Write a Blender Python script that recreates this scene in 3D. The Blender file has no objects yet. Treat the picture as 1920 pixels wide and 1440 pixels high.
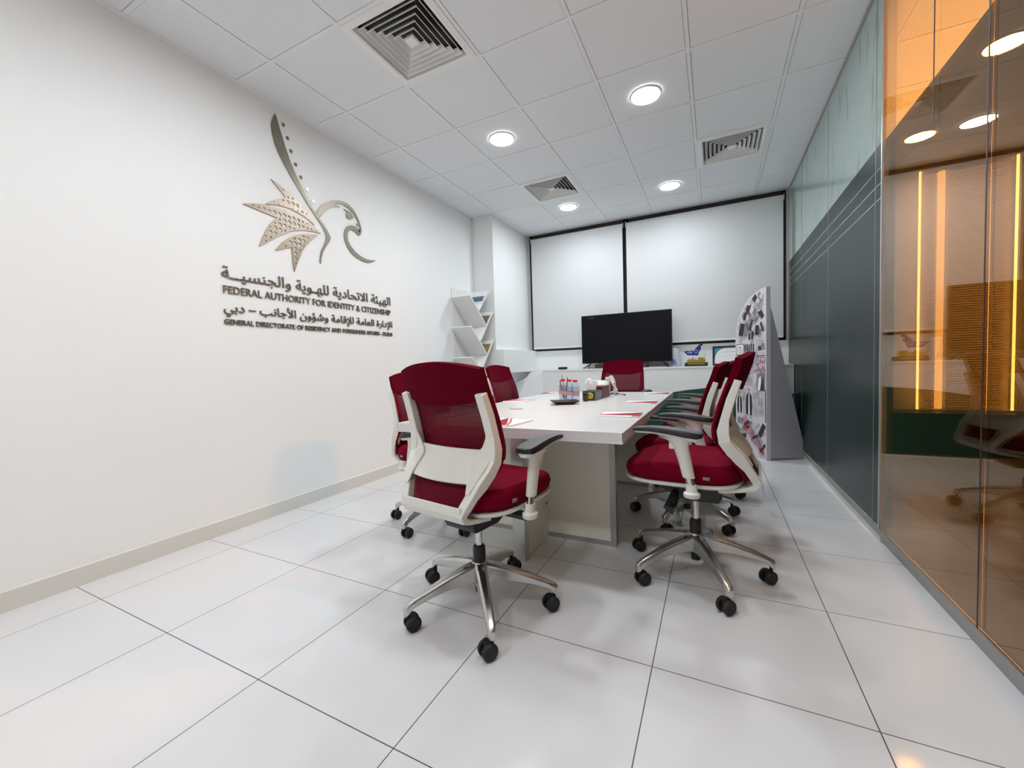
import bpy, bmesh, math, random
from mathutils import Vector, Matrix
random.seed(7)
C = bpy.context.scene
COL = C.collection
PI = math.pi

# ------------------------------------------------------------------ camera
F_PX, YAW, PITCH, ROLL, CAM_Z = 762.488, -0.460941, -0.044759, -0.030654, 1.0507
cam = bpy.data.cameras.new('camera')
cam.sensor_fit = 'HORIZONTAL'; cam.sensor_width = 36.0
cam.lens = 36.0 * F_PX / 1920.0
cam.clip_start = 0.02; cam.clip_end = 60
cam_ob = bpy.data.objects.new('camera', cam); COL.objects.link(cam_ob)
f_ = Vector((math.sin(YAW)*math.cos(PITCH), math.cos(YAW)*math.cos(PITCH), math.sin(PITCH)))
r_ = Vector((math.cos(YAW), -math.sin(YAW), 0)); u_ = r_.cross(f_)
R_ = math.cos(ROLL)*r_ + math.sin(ROLL)*u_
U_ = -math.sin(ROLL)*r_ + math.cos(ROLL)*u_
cam_ob.matrix_world = Matrix(((R_.x, U_.x, -f_.x, 0), (R_.y, U_.y, -f_.y, 0), (R_.z, U_.z, -f_.z, CAM_Z), (0, 0, 0, 1)))
C.camera = cam_ob

# ------------------------------------------------------------------ world, view, light strengths
w = bpy.data.worlds.new('world'); C.world = w; w.use_nodes = True
w.node_tree.nodes['Background'].inputs[0].default_value = (0.9, 0.95, 1.0, 1)
w.node_tree.nodes['Background'].inputs[1].default_value = 0.05
C.view_settings.view_transform = 'Standard'; C.view_settings.look = 'None'
C.view_settings.gamma = 1.0; C.view_settings.exposure = 0.0
C.view_settings.use_curve_mapping = False
C.cycles.use_denoising = True
C.cycles.max_bounces = 14; C.cycles.diffuse_bounces = 6; C.cycles.glossy_bounces = 6
C.cycles.transparent_max_bounces = 24; C.cycles.transmission_bounces = 8
C.cycles.sample_clamp_indirect = 8.0
LAMP = 166.0            # radiance of the ceiling LED discs
WARM = 800.0            # radiance of the warm lamps in the next room

# ------------------------------------------------------------------ helpers: materials
def mat(name, col, rough=0.5, metal=0.0, spec=0.5, coat=0.0, noise=None, bump=None, trans=0.0, ior=1.45):
    m = bpy.data.materials.new(name); m.use_nodes = True
    nt = m.node_tree; b = nt.nodes['Principled BSDF']
    b.inputs['Base Color'].default_value = (*col, 1); b.inputs['Roughness'].default_value = rough
    b.inputs['Metallic'].default_value = metal; b.inputs['Specular IOR Level'].default_value = spec
    b.inputs['Coat Weight'].default_value = coat; b.inputs['Transmission Weight'].default_value = trans
    b.inputs['IOR'].default_value = ior
    if noise:                                   # (scale, second colour)
        sc, c2 = noise
        tc = nt.nodes.new('ShaderNodeTexCoord'); n = nt.nodes.new('ShaderNodeTexNoise'); n.inputs['Scale'].default_value = sc
        n.inputs['Detail'].default_value = 4
        mx = nt.nodes.new('ShaderNodeMix'); mx.data_type = 'RGBA'
        mx.inputs[6].default_value = (*col, 1); mx.inputs[7].default_value = (*c2, 1)
        nt.links.new(tc.outputs['Object'], n.inputs['Vector']); nt.links.new(n.outputs['Fac'], mx.inputs[0])
        nt.links.new(mx.outputs[2], b.inputs['Base Color'])
    if bump:                                    # (scale, strength)
        tc = nt.nodes.new('ShaderNodeTexCoord'); n = nt.nodes.new('ShaderNodeTexNoise'); n.inputs['Scale'].default_value = bump[0]
        bp = nt.nodes.new('ShaderNodeBump'); bp.inputs['Strength'].default_value = bump[1]; bp.inputs['Distance'].default_value = 0.002
        nt.links.new(tc.outputs['Object'], n.inputs['Vector']); nt.links.new(n.outputs['Fac'], bp.inputs['Height'])
        nt.links.new(bp.outputs['Normal'], b.inputs['Normal'])
    return m

def streaks(m, c2, lo, hi, sc=(6, 16, 3.0)):
    """upright smears of old glue and wiping marks on a pane"""
    nt = m.node_tree; b = nt.nodes['Principled BSDF']; src = b.inputs['Base Color'].links[0].from_socket
    tc = nt.nodes.new('ShaderNodeTexCoord'); mp = nt.nodes.new('ShaderNodeMapping'); mp.inputs['Scale'].default_value = sc
    n = nt.nodes.new('ShaderNodeTexNoise'); n.inputs['Scale'].default_value = 1.0; n.inputs['Detail'].default_value = 3
    mr = nt.nodes.new('ShaderNodeMapRange'); mr.inputs[1].default_value = lo; mr.inputs[2].default_value = hi
    mx = nt.nodes.new('ShaderNodeMix'); mx.data_type = 'RGBA'; mx.inputs[7].default_value = (*c2, 1)
    nt.links.new(tc.outputs['Object'], mp.inputs[0]); nt.links.new(mp.outputs[0], n.inputs['Vector']); nt.links.new(n.outputs['Fac'], mr.inputs[0])
    nt.links.new(mr.outputs[0], mx.inputs[0]); nt.links.new(src, mx.inputs[6]); nt.links.new(mx.outputs[2], b.inputs['Base Color'])

def emit(name, col, strength):
    m = bpy.data.materials.new(name); m.use_nodes = True
    nt = m.node_tree; nt.nodes.clear()
    e = nt.nodes.new('ShaderNodeEmission'); e.inputs[0].default_value = (*col, 1); e.inputs[1].default_value = strength
    o = nt.nodes.new('ShaderNodeOutputMaterial'); nt.links.new(e.outputs[0], o.inputs[0]); return m

def clear_glass(name, tint, gloss=(1, 1, 1), ior=1.5, rough=0.0):
    m = bpy.data.materials.new(name); m.use_nodes = True
    nt = m.node_tree; nt.nodes.clear()
    fr = nt.nodes.new('ShaderNodeFresnel'); ge = nt.nodes.new('ShaderNodeNewGeometry')
    io = nt.nodes.new('ShaderNodeMapRange')           # same reflectance on the way in and out (the pane does not bend light)
    io.inputs[3].default_value = ior; io.inputs[4].default_value = 1/ior
    nt.links.new(ge.outputs['Backfacing'], io.inputs[0]); nt.links.new(io.outputs[0], fr.inputs['IOR'])
    t = nt.nodes.new('ShaderNodeBsdfTransparent'); t.inputs[0].default_value = (*tint, 1)
    g = nt.nodes.new('ShaderNodeBsdfGlossy'); g.inputs[0].default_value = (*gloss, 1); g.inputs['Roughness'].default_value = rough
    mx = nt.nodes.new('ShaderNodeMixShader'); o = nt.nodes.new('ShaderNodeOutputMaterial')
    nt.links.new(fr.outputs[0], mx.inputs[0]); nt.links.new(t.outputs[0], mx.inputs[1]); nt.links.new(g.outputs[0], mx.inputs[2])
    nt.links.new(mx.outputs[0], o.inputs[0]); return m

def see_through(name, tint):
    m = bpy.data.materials.new(name); m.use_nodes = True
    nt = m.node_tree; nt.nodes.clear()
    t = nt.nodes.new('ShaderNodeBsdfTransparent'); t.inputs[0].default_value = (*tint, 1)
    o = nt.nodes.new('ShaderNodeOutputMaterial'); nt.links.new(t.outputs[0], o.inputs[0]); return m

def tile_floor(name, col, grout, x0, y0, s, wd, rough):
    m = mat(name, col, rough); nt = m.node_tree; b = nt.nodes['Principled BSDF']
    tc = nt.nodes.new('ShaderNodeTexCoord'); sx = nt.nodes.new('ShaderNodeSeparateXYZ')
    nt.links.new(tc.outputs['Object'], sx.inputs[0])
    def M(op, a, bv):
        n = nt.nodes.new('ShaderNodeMath'); n.operation = op
        for k, v in enumerate((a, bv)):
            if v is None: continue
            if isinstance(v, (int, float)): n.inputs[k].default_value = v
            else: nt.links.new(v, n.inputs[k])
        return n.outputs[0]
    g = []
    for ch, o0 in (('X', x0), ('Y', y0)):
        t = M('DIVIDE', M('SUBTRACT', sx.outputs[ch], o0 - 40*s), s)
        fr = M('FRACT', t, None)
        g.append(M('GREATER_THAN', M('ABSOLUTE', M('SUBTRACT', fr, 0.5), None), 0.5 - wd/(2*s)))
    lines = M('MAXIMUM', g[0], g[1])
    nz = nt.nodes.new('ShaderNodeTexNoise'); nz.inputs['Scale'].default_value = 1.3
    nt.links.new(tc.outputs['Object'], nz.inputs['Vector'])
    m1 = nt.nodes.new('ShaderNodeMix'); m1.data_type = 'RGBA'; m1.inputs[6].default_value = (*col, 1)
    m1.inputs[7].default_value = (*[c*0.96 for c in col], 1); nt.links.new(nz.outputs['Fac'], m1.inputs[0])
    m2 = nt.nodes.new('ShaderNodeMix'); m2.data_type = 'RGBA'; m2.inputs[7].default_value = (*grout, 1)
    nt.links.new(lines, m2.inputs[0]); nt.links.new(m1.outputs[2], m2.inputs[6])
    nt.links.new(m2.outputs[2], b.inputs['Base Color'])
    rr = M('ADD', M('MULTIPLY', lines, 0.5), rough); nt.links.new(rr, b.inputs['Roughness'])
    return m

def mesh_fabric(name, col, scale, alpha_lo):
    """woven see-through back: fine horizontal threads with gaps"""
    m = mat(name, col, 0.75, spec=0.2); nt = m.node_tree; b = nt.nodes['Principled BSDF']
    tc = nt.nodes.new('ShaderNodeTexCoord'); wv = nt.nodes.new('ShaderNodeTexWave')
    wv.wave_type = 'BANDS'; wv.bands_direction = 'Z'; wv.inputs['Scale'].default_value = scale; wv.inputs['Distortion'].default_value = 0.0
    nt.links.new(tc.outputs['Object'], wv.inputs['Vector'])
    mr = nt.nodes.new('ShaderNodeMapRange'); mr.inputs[1].default_value = 0.05; mr.inputs[2].default_value = 0.5
    mr.inputs[3].default_value = alpha_lo; mr.inputs[4].default_value = 1.0
    nt.links.new(wv.outputs['Fac'], mr.inputs[0]); nt.links.new(mr.outputs[0], b.inputs['Alpha'])
    return m

M_ = dict(
    wall=mat('wall_paint', (0.855, 0.868, 0.864), 0.55, noise=(2.0, (0.84, 0.854, 0.85)), bump=(90, 0.05)),
    wall2=mat('side_wall_paint', (0.62, 0.58, 0.52), 0.6),
    base=mat('baseboard_paint', (0.66, 0.66, 0.62), 0.4),
    ctile=mat('ceiling_tile', (0.80, 0.815, 0.83), 0.9, noise=(60, (0.765, 0.78, 0.795))),
    cgrid=mat('ceiling_grid_metal', (0.80, 0.81, 0.82), 0.55),
    vent=mat('vent_metal', (0.82, 0.82, 0.80), 0.5),
    cgap=mat('ceiling_gap', (0.10, 0.09, 0.09), 0.9),
    cabinet=mat('white_laminate', (0.76, 0.76, 0.745), 0.35),
    table=mat('table_laminate', (0.70, 0.70, 0.69), 0.25),
    table_edge=mat('table_edge_band', (0.70, 0.67, 0.66), 0.35),
    panel_cream=mat('cream_panel', (0.80, 0.775, 0.68), 0.4),
    alu=mat('brushed_aluminium', (0.62, 0.63, 0.62), 0.32, metal=0.9),
    alu_dull=mat('dull_aluminium', (0.42, 0.41, 0.40), 0.45, metal=0.6),
    chrome=mat('polished_aluminium', (0.60, 0.60, 0.59), 0.24, metal=1.0),
    red=mat('red_fabric', (0.165, 0.0008, 0.014), 0.9, spec=0.08, bump=(700, 0.25)),
    redmesh=mesh_fabric('red_mesh', (0.125, 0.0006, 0.011), 60.0, 0.55),
    redband=mat('red_headrest_mesh', (0.10, 0.0006, 0.009), 0.9, spec=0.06, bump=(500, 0.2)),
    white=mat('white_plastic', (0.72, 0.71, 0.65), 0.42),
    pad=mat('grey_arm_pad', (0.075, 0.078, 0.082), 0.36),
    black=mat('black_plastic', (0.012, 0.012, 0.012), 0.42),
    dark=mat('dark_rubber', (0.010, 0.010, 0.010), 0.55),
    frame=mat('dark_window_frame', (0.02, 0.014, 0.014), 0.5),
    nightglass=mat('dark_window_glass', (0.01, 0.01, 0.012), 0.05),
    blind=mat('white_blind_fabric', (0.62, 0.63, 0.635), 0.8),
    blindbar=mat('white_blind_rail', (0.78, 0.77, 0.74), 0.45),
    screen=mat('black_screen', (0.0075, 0.0075, 0.010), 0.26, spec=0.1),
    green=mat('dark_green_laminate', (0.003, 0.060, 0.036), 0.4),
    film=mat('dark_green_window_film', (0.018, 0.030, 0.028), 0.28, spec=0.20, noise=(3, (0.014, 0.024, 0.022))),
    greenglass=mat('pale_green_back_glass', (0.37, 0.455, 0.425), 0.07, spec=0.5, noise=(9, (0.32, 0.40, 0.375))),
    seal=mat('dark_seal', (0.035, 0.022, 0.016), 0.5),
    bronze=mat('brushed_gold_steel', (0.235, 0.21, 0.165), 0.42, metal=0.9),
    rosegold=mat('brushed_rose_steel', (0.36, 0.295, 0.235), 0.40, metal=0.9),
    letter=mat('letter_steel', (0.17, 0.145, 0.12), 0.45, metal=0.5),
    silverstar=mat('bright_steel', (0.85, 0.83, 0.80), 0.35, metal=0.6),
    greyboard=mat('grey_board', (0.33, 0.325, 0.345), 0.55),
    boardedge=mat('white_board_edge', (0.55, 0.54, 0.55), 0.5),
    paper=mat('white_paper', (0.82, 0.81, 0.80), 0.6),
    newsprint=mat('newsprint_paper', (0.62, 0.58, 0.61), 0.7, noise=(25, (0.54, 0.50, 0.54))),
    ink=mat('black_ink', (0.03, 0.026, 0.032), 0.6),
    inkgrey=mat('grey_ink', (0.24, 0.22, 0.25), 0.7),
    inkmid=mat('mid_grey_ink', (0.38, 0.35, 0.38), 0.7),
    inkred=mat('red_ink', (0.30, 0.02, 0.05), 0.6),
    leafred=mat('leaflet_red', (0.30, 0.006, 0.025), 0.6, spec=0.2),
    leafpink=mat('leaflet_pink', (0.52, 0.13, 0.16), 0.6, spec=0.2),
    maroon=mat('maroon_leather', (0.13, 0.006, 0.016), 0.4),
    teabox=mat('dark_green_box', (0.035, 0.045, 0.035), 0.45),
    teaside=mat('grey_box_side', (0.16, 0.18, 0.20), 0.45),
    yellow=mat('yellow_print', (0.62, 0.55, 0.03), 0.5),
    gold=mat('gold_metal', (0.45, 0.31, 0.06), 0.35, metal=0.8),
    navy=mat('navy_acrylic', (0.018, 0.016, 0.16), 0.3),
    lightblue=mat('light_blue_print', (0.20, 0.28, 0.62), 0.4),
    teal=mat('teal_print', (0.05, 0.30, 0.36), 0.5),
    phone=mat('beige_phone_plastic', (0.62, 0.60, 0.53), 0.4),
    wood=mat('pencil_wood', (0.50, 0.22, 0.05), 0.5),
    purple=mat('violet_plastic', (0.07, 0.02, 0.20), 0.35),
    pet=clear_glass('clear_bottle_plastic', (0.90, 0.93, 0.96), ior=1.30),
    water=clear_glass('bottle_water', (0.86, 0.89, 0.92), ior=1.18),
    acrylic=clear_glass('clear_acrylic', (0.96, 0.97, 0.97), ior=1.3),
    redcap=mat('red_cap_plastic', (0.55, 0.01, 0.015), 0.35),
    redlabel=mat('red_bottle_label', (0.52, 0.27, 0.29), 0.4),
    greybox=mat('grey_plastic', (0.18, 0.18, 0.165), 0.5),
    bag=mat('white_plastic_bag', (0.66, 0.68, 0.74), 0.35),
    bagblue=mat('blue_bag_print', (0.14, 0.20, 0.52), 0.4),
    lamp=emit('led_disc', (0.91, 0.968, 1.015), LAMP),
    warm=emit('warm_lamp', (1.0, 0.64, 0.27), WARM),
    strip=emit('warm_light_strip', (1.0, 0.58, 0.17), 19.0),
    tubelight=emit('warm_tube_light', (1.0, 0.60, 0.20), 50.0),
    redled=emit('red_led', (1.0, 0.08, 0.03), 3.0),
    amber=clear_glass('amber_glass', (0.97, 0.81, 0.60), (1.0, 0.95, 0.90), ior=1.62),
    amberfilm=see_through('amber_dark_film', (0.25, 0.245, 0.225)),
    slat=mat('tan_blind_slat', (0.72, 0.60, 0.42), 0.4),
    stone=mat('grey_curb_metal', (0.34, 0.34, 0.335), 0.4, metal=0.3, noise=(6, (0.26, 0.255, 0.25))),
    brownpic=mat('brown_cover', (0.10, 0.06, 0.04), 0.35, noise=(30, (0.25, 0.16, 0.08))),
    bluepic=mat('blue_cover', (0.06, 0.12, 0.22), 0.35),
    darkpic=mat('dark_cover', (0.03, 0.022, 0.018), 0.35, noise=(35, (0.45, 0.35, 0.08))),
    pinkpic=mat('magenta_cover', (0.50, 0.05, 0.12), 0.35),
)
M_['floor'] = tile_floor('white_gloss_tile', (0.70, 0.70, 0.705), (0.085, 0.07, 0.085), -2.6237, 0.8100, 0.6065, 0.0034, 0.085)
streaks(M_['greenglass'], (0.23, 0.29, 0.275), 0.60, 0.68)
streaks(M_['film'], (0.11, 0.13, 0.13), 0.70, 0.80, (6, 30, 2.2))
M_['tag'] = mat('grey_tag', (0.25, 0.22, 0.22), 0.5)

def islands(bm):
    seen = set(); out = []
    for v in bm.verts:
        if v in seen: continue
        st = [v]; seen.add(v); grp = []
        while st:
            q = st.pop(); grp.append(q)
            for e in q.link_edges:
                o = e.other_vert(q)
                if o not in seen: seen.add(o); st.append(o)
        out.append(grp)
    return out
def take(bm, verts):
    """a new bmesh holding only these vertices' faces"""
    nb = bmesh.new(); mp = {v: nb.verts.new(v.co) for v in verts}
    for f in {f for v in verts for f in v.link_faces}: nb.faces.new([mp[v] for v in f.verts])
    return nb

# ------------------------------------------------------------------ helpers: geometry
def obj(name, bm, m, parent=None, smooth=False, bevel=0.0, loc=None):
    me = bpy.data.meshes.new(name)
    bmesh.ops.recalc_face_normals(bm, faces=bm.faces)
    bm.to_mesh(me); bm.free()
    if isinstance(m, (list, tuple)):
        for k in m: me.materials.append(M_[k] if isinstance(k, str) else k)
    else: me.materials.append(M_[m] if isinstance(m, str) else m)
    o = bpy.data.objects.new(name, me); COL.objects.link(o)
    if parent: o.parent = parent
    if loc: o.location = loc
    if smooth:
        for p in me.polygons: p.use_smooth = True
        try: me.set_sharp_from_angle(angle=math.radians(38))
        except Exception: pass
    if bevel:
        md = o.modifiers.new('bevel', 'BEVEL'); md.width = bevel; md.segments = 2; md.limit_method = 'ANGLE'; md.angle_limit = math.radians(40)
    return o

def thing(name, label, cat, loc=(0, 0, 0), rz=0.0, group=None):
    o = bpy.data.objects.new(name, None); COL.objects.link(o)
    o.empty_display_size = 0.05; o.location = loc; o.rotation_euler = (0, 0, rz)
    return tag(o, label, cat, group)
def tag(o, label, cat, group=None):
    o['label'] = label; o['category'] = cat
    if group: o['group'] = group
    return o
def struct(o):
    o['kind'] = 'structure'; return o

def box(bm, x0, x1, y0, y1, z0, z1, mi=0):
    v = [bm.verts.new(p) for p in ((x0,y0,z0),(x1,y0,z0),(x1,y1,z0),(x0,y1,z0),(x0,y0,z1),(x1,y0,z1),(x1,y1,z1),(x0,y1,z1))]
    for q in ((0,3,2,1),(4,5,6,7),(0,1,5,4),(1,2,6,5),(2,3,7,6),(3,0,4,7)):
        f = bm.faces.new([v[i] for i in q]); f.material_index = mi
    return v
def B(*a):
    bm = bmesh.new(); box(bm, *a); return bm
def prism(bm, pts, fn, a, b, mi=0):
    """pts: 2-D outline, fn(u,v,w)->xyz, extruded w from a to b"""
    n = len(pts)
    lo = [bm.verts.new(fn(p[0], p[1], a)) for p in pts]; hi = [bm.verts.new(fn(p[0], p[1], b)) for p in pts]
    fs = [bm.faces.new(lo[::-1]), bm.faces.new(hi)]
    for i in range(n): fs.append(bm.faces.new((lo[i], lo[(i+1) % n], hi[(i+1) % n], hi[i])))
    for f in fs: f.material_index = mi
def loft(bm, rings, cap=True, mi=0, closed=False):
    vr = [[bm.verts.new(p) for p in r] for r in rings]; n = len(vr[0]); fs = []
    for a, b in zip(vr, vr[1:] + ([vr[0]] if closed else [])):
        for i in range(n): fs.append(bm.faces.new((a[i], a[(i+1) % n], b[(i+1) % n], b[i])))
    if cap and not closed: fs += [bm.faces.new(vr[0][::-1]), bm.faces.new(vr[-1])]
    for f in fs: f.material_index = mi
def lathe(bm, prof, c=(0, 0, 0), n=24, ax='z', mi=0):
    rings = []
    for r, h in prof:
        ring = []
        for k in range(n):
            a = 2*PI*k/n; p = (r*math.cos(a), r*math.sin(a), h)
            if ax == 'x': p = (h, r*math.cos(a), r*math.sin(a))
            if ax == 'y': p = (r*math.cos(a), h, r*math.sin(a))
            ring.append((c[0]+p[0], c[1]+p[1], c[2]+p[2]))
        rings.append(ring)
    loft(bm, rings, mi=mi)
def tube(bm, path, r, n=10, mi=0, flat=None):
    """round (or flat = (side, up) elliptical) tube along a path; r scalar or list"""
    P = [Vector(p) for p in path]; rings = []
    for i, p in enumerate(P):
        t = (P[min(i+1, len(P)-1)] - P[max(i-1, 0)]).normalized()
        ref = Vector((0, 0, 1)) if abs(t.z) < 0.9 else Vector((0, 1, 0))
        s = t.cross(ref).normalized(); u = s.cross(t)
        rr = r[i] if isinstance(r, (list, tuple)) else r
        fs, fu = (flat if flat else (1, 1))
        rings.append([tuple(p + s*rr*fs*math.cos(2*PI*k/n) + u*rr*fu*math.sin(2*PI*k/n)) for k in range(n)])
    loft(bm, rings, mi=mi)
def sweep_rect(bm, path, wx, dy, mi=0):
    """path of (x,y,z); cross-section wx wide in x and dy deep in the path's yz normal"""
    P = [Vector(p) for p in path]; rings = []
    for i, p in enumerate(P):
        t = (P[min(i+1, len(P)-1)] - P[max(i-1, 0)]); t.x = 0; t.normalize()
        nrm = Vector((0, t.z, -t.y))
        w2 = (wx[i] if isinstance(wx, (list, tuple)) else wx)/2; d2 = (dy[i] if isinstance(dy, (list, tuple)) else dy)/2
        X = Vector((1, 0, 0))
        rings.append([tuple(p + X*w2*a + nrm*d2*b) for a, b in ((-1, -1), (1, -1), (1, 1), (-1, 1))])
    loft(bm, rings, mi=mi)
def interp(tab, t):
    for (t0, *a), (t1, *b) in zip(tab, tab[1:]):
        if t <= t1:
            k = (t - t0)/(t1 - t0); return [x + (y - x)*k for x, y in zip(a, b)]
    return list(tab[-1][1:])
def curve_mesh(splines, extrude):
    """filled outline with holes -> bmesh in the xy plane"""
    cu = bpy.data.curves.new('outline', 'CURVE'); cu.dimensions = '2D'; cu.fill_mode = 'BOTH'; cu.extrude = extrude
    for pts in splines:
        s = cu.splines.new('POLY'); s.points.add(len(pts)-1); s.use_cyclic_u = True
        for q, p in zip(s.points, pts): q.co = (p[0], p[1], 0, 1)
    o = bpy.data.objects.new('outline', cu); me = bpy.data.meshes.new_from_object(o)
    bm = bmesh.new(); bm.from_mesh(me)
    bpy.data.objects.remove(o); bpy.data.curves.remove(cu); bpy.data.meshes.remove(me); return bm
def text_mesh(body, w_, h_, extrude, offset=0.0, keep=False):
    """lettering scaled to w_ x h_ (h_ None keeps the proportion), lower left corner at the origin"""
    cu = bpy.data.curves.new('lettering', 'FONT'); cu.body = body; cu.extrude = 0.05; cu.offset = offset; cu.resolution_u = 3
    o = bpy.data.objects.new('lettering', cu); me = bpy.data.meshes.new_from_object(o)
    bm = bmesh.new(); bm.from_mesh(me)
    bpy.data.objects.remove(o); bpy.data.curves.remove(cu); bpy.data.meshes.remove(me)
    xs = [v.co.x for v in bm.verts]; ys = [v.co.y for v in bm.verts]
    sx = w_/(max(xs)-min(xs)); sy = (h_/(max(ys)-min(ys))) if h_ else sx
    for v in bm.verts: v.co = Vector(((v.co.x-min(xs))*sx, (v.co.y-min(ys))*sy, v.co.z/0.05*extrude))
    return bm
def xform(bm, m):
    bmesh.ops.transform(bm, matrix=m, verts=bm.verts); return bm
WALL_M = Matrix(((0, 0, 1, 0), (1, 0, 0, 0), (0, 1, 0, 0), (0, 0, 0, 1)))      # (u,v,w) -> x=w, y=u, z=v

# ================================================================== SETTING
XL, XR, YB, YF, H = -2.908, 0.815, 5.94, -1.7, 3.044
XF = 3.6                                        # far side of the next room
bm = bmesh.new(); box(bm, XL-0.15, XF+0.1, YF-0.15, YB+0.15, -0.1, 0.0)
struct(obj('floor', bm, 'floor'))
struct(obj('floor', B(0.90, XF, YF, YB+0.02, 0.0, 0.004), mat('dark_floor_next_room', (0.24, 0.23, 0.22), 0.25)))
struct(obj('wall_left', B(XL-0.12, XL, YF-0.1, YB+0.12, 0, H+0.12), 'wall'))
struct(obj('wall_front', B(XL, XF, YF-0.12, YF, 0, H+0.12), 'wall'))
# wall under and around the window of this room, and beyond the partition
bm = bmesh.new(); box(bm, XL, XR+0.03, YB-0.04, YB+0.12, 0, 1.262); box(bm, XL, -2.57, YB-0.02, YB+0.12, 1.262, H+0.12)
struct(obj('wall_back', bm, 'wall'))
struct(obj('wall_right', B(XF, XF+0.1, YF, YB+0.12, 0, H+0.12), 'wall2'))
bm = bmesh.new(); box(bm, XR+0.06, XF, YB+0.02, YB+0.12, 0, H+0.1)
struct(obj('wall_side', bm, 'wall2'))
# column in the corner and the ledge round it
bm = bmesh.new(); box(bm, XL, -2.60, 4.79, YB, 1.27, H); box(bm, XL, -2.48, 4.79, YB-0.04, 0.955, 1.272)
box(bm, XL, -2.66, 4.83, YB-0.04, 0.0, 0.955); 
struct(obj('wall_column', bm, 'wall', bevel=0.003))
bm = bmesh.new(); prism(bm, [(-2.42, 0.955), (-2.24, 0.955), (-2.24, 0), (-2.66, 0), (-2.66, 0.80), (-2.50, 0.87)], lambda u, v, w_: (u, w_, v), 5.52, 5.88)
struct(obj('trim_2', bm, 'wall'))
# baseboard on the left wall
bm = bmesh.new()
prism(bm, [(XL, 0), (XL+0.014, 0), (XL+0.014, 0.094), (XL+0.008, 0.10), (XL, 0.10)], lambda u, v, w_: (u, w_, v), YF, 4.79)
struct(obj('baseboard_left', bm, 'base'))

# ceiling: lay-in tiles on an exposed grid
CX0, CY0, CT = -1.9328, 1.7627, 0.6
VENTS = [(-1, 0), (-1+1, 4), (3, 4)]            # column, row of the three diffusers (cell = [i, i+1])
VENTS = [(0, 0), (0, 4), (3, 4)]
xs = [CX0 + i*CT for i in range(-1, 10)]; ys = [CY0 + j*CT for j in range(-6, 7)]
def clipc(a, lo, hi): return max(lo, min(hi, a))
bm = bmesh.new()
ix = range(-2, 10); iy = range(-6, 8)
for i in ix:
    for j in iy:
        if (i, j) in VENTS: continue
        x0 = clipc(CX0+i*CT+0.0145, XL, XF); x1 = clipc(CX0+(i+1)*CT-0.0145, XL, XF)
        y0 = clipc(CY0+j*CT+0.0145, YF, YB); y1 = clipc(CY0+(j+1)*CT-0.0145, YF, YB)
        if x1-x0 < 0.01 or y1-y0 < 0.01: continue
        box(bm, x0, x1, y0, y1, H+0.003, H+0.015)
cl = struct(obj('ceiling', bm, 'ctile'))
bm = bmesh.new()
for i in ix:
    x = CX0+i*CT
    if XL < x < XF: box(bm, x-0.012, x+0.012, YF, YB, H, H+0.03)
for j in iy:
    y = CY0+j*CT
    if YF < y < YB: box(bm, XL, XF, y-0.012, y+0.012, H+0.0004, H+0.028)
box(bm, XL, XL+0.022, YF, YB, H-0.001, H+0.03); box(bm, XL, XR+0.05, YB-0.022, YB, H-0.001, H+0.03)
box(bm, XL, -2.578, 4.768, 4.79, H-0.001, H+0.03); box(bm, -2.60, -2.578, 4.768, YB, H-0.001, H+0.03)
struct(obj('trim_1', bm, 'cgrid', cl))
bm = bmesh.new(); box(bm, XL-0.12, XF+0.1, YF-0.12, YB+0.12, H+0.10, H+0.16)
struct(obj('ceiling_void', bm, 'cgap', cl))
# dark backing just above the tiles so the tile joints read dark
bm = bmesh.new()
for i in ix:
    x = CX0+i*CT
    for s in (-1, 1):
        if XL < x < XF: box(bm, x+s*0.0135-0.0012, x+s*0.0135+0.0012, YF, YB, H+0.0145, H+0.03)
struct(obj('ceiling_joint', bm, 'cgap', cl))

# ------------------------------------------------------------------ ceiling diffusers
def diffuser(i, j, label):
    cx, cy = CX0+(i+0.5)*CT, CY0+(j+0.5)*CT
    t = thing('ceiling_diffuser', label, 'air vent', (cx, cy, H), 0, 'square ceiling air diffusers')
    # outer frame: flat flange then a short inward slope
    bm = bmesh.new(); o0, o1, o2 = 0.288, 0.243, 0.232
    sq = lambda r, z: [(-r, -r, z), (r, -r, z), (r, r, z), (-r, r, z)]
    loft(bm, [sq(o0, 0.002), sq(o0, -0.006), sq(o1+0.012, -0.010), sq(o1, -0.006), sq(o2, 0.030), sq(o2+0.004, 0.034), sq(o1+0.010, 0.002)], cap=False, closed=True)
    obj('frame', bm, 'vent', t)
    for k in range(6):
        r = 0.222 - k*0.036
        bm = bmesh.new()
        loft(bm, [sq(r, -0.004), sq(r-0.020, 0.028), sq(r-0.0222, 0.028), sq(r-0.003, -0.005)], cap=False, closed=True)
        obj('louvre', bm, 'vent', t)
    bm = bmesh.new(); loft(bm, [sq(0.030, -0.006), sq(0.034, -0.003), sq(0.012, 0.024)]); obj('centre_plate', bm, 'vent', t)
    bm = bmesh.new(); box(bm, -0.25, 0.25, -0.25, 0.25, 0.060, 0.075); obj('duct', bm, 'frame', t)
    return t
diffuser(0, 0, 'large white square air diffuser nearest the camera in the ceiling')
diffuser(0, 4, 'white square air diffuser beside the ceiling light nearest the left wall column')
diffuser(3, 4, 'white square air diffuser near the glass partition on the right')

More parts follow.
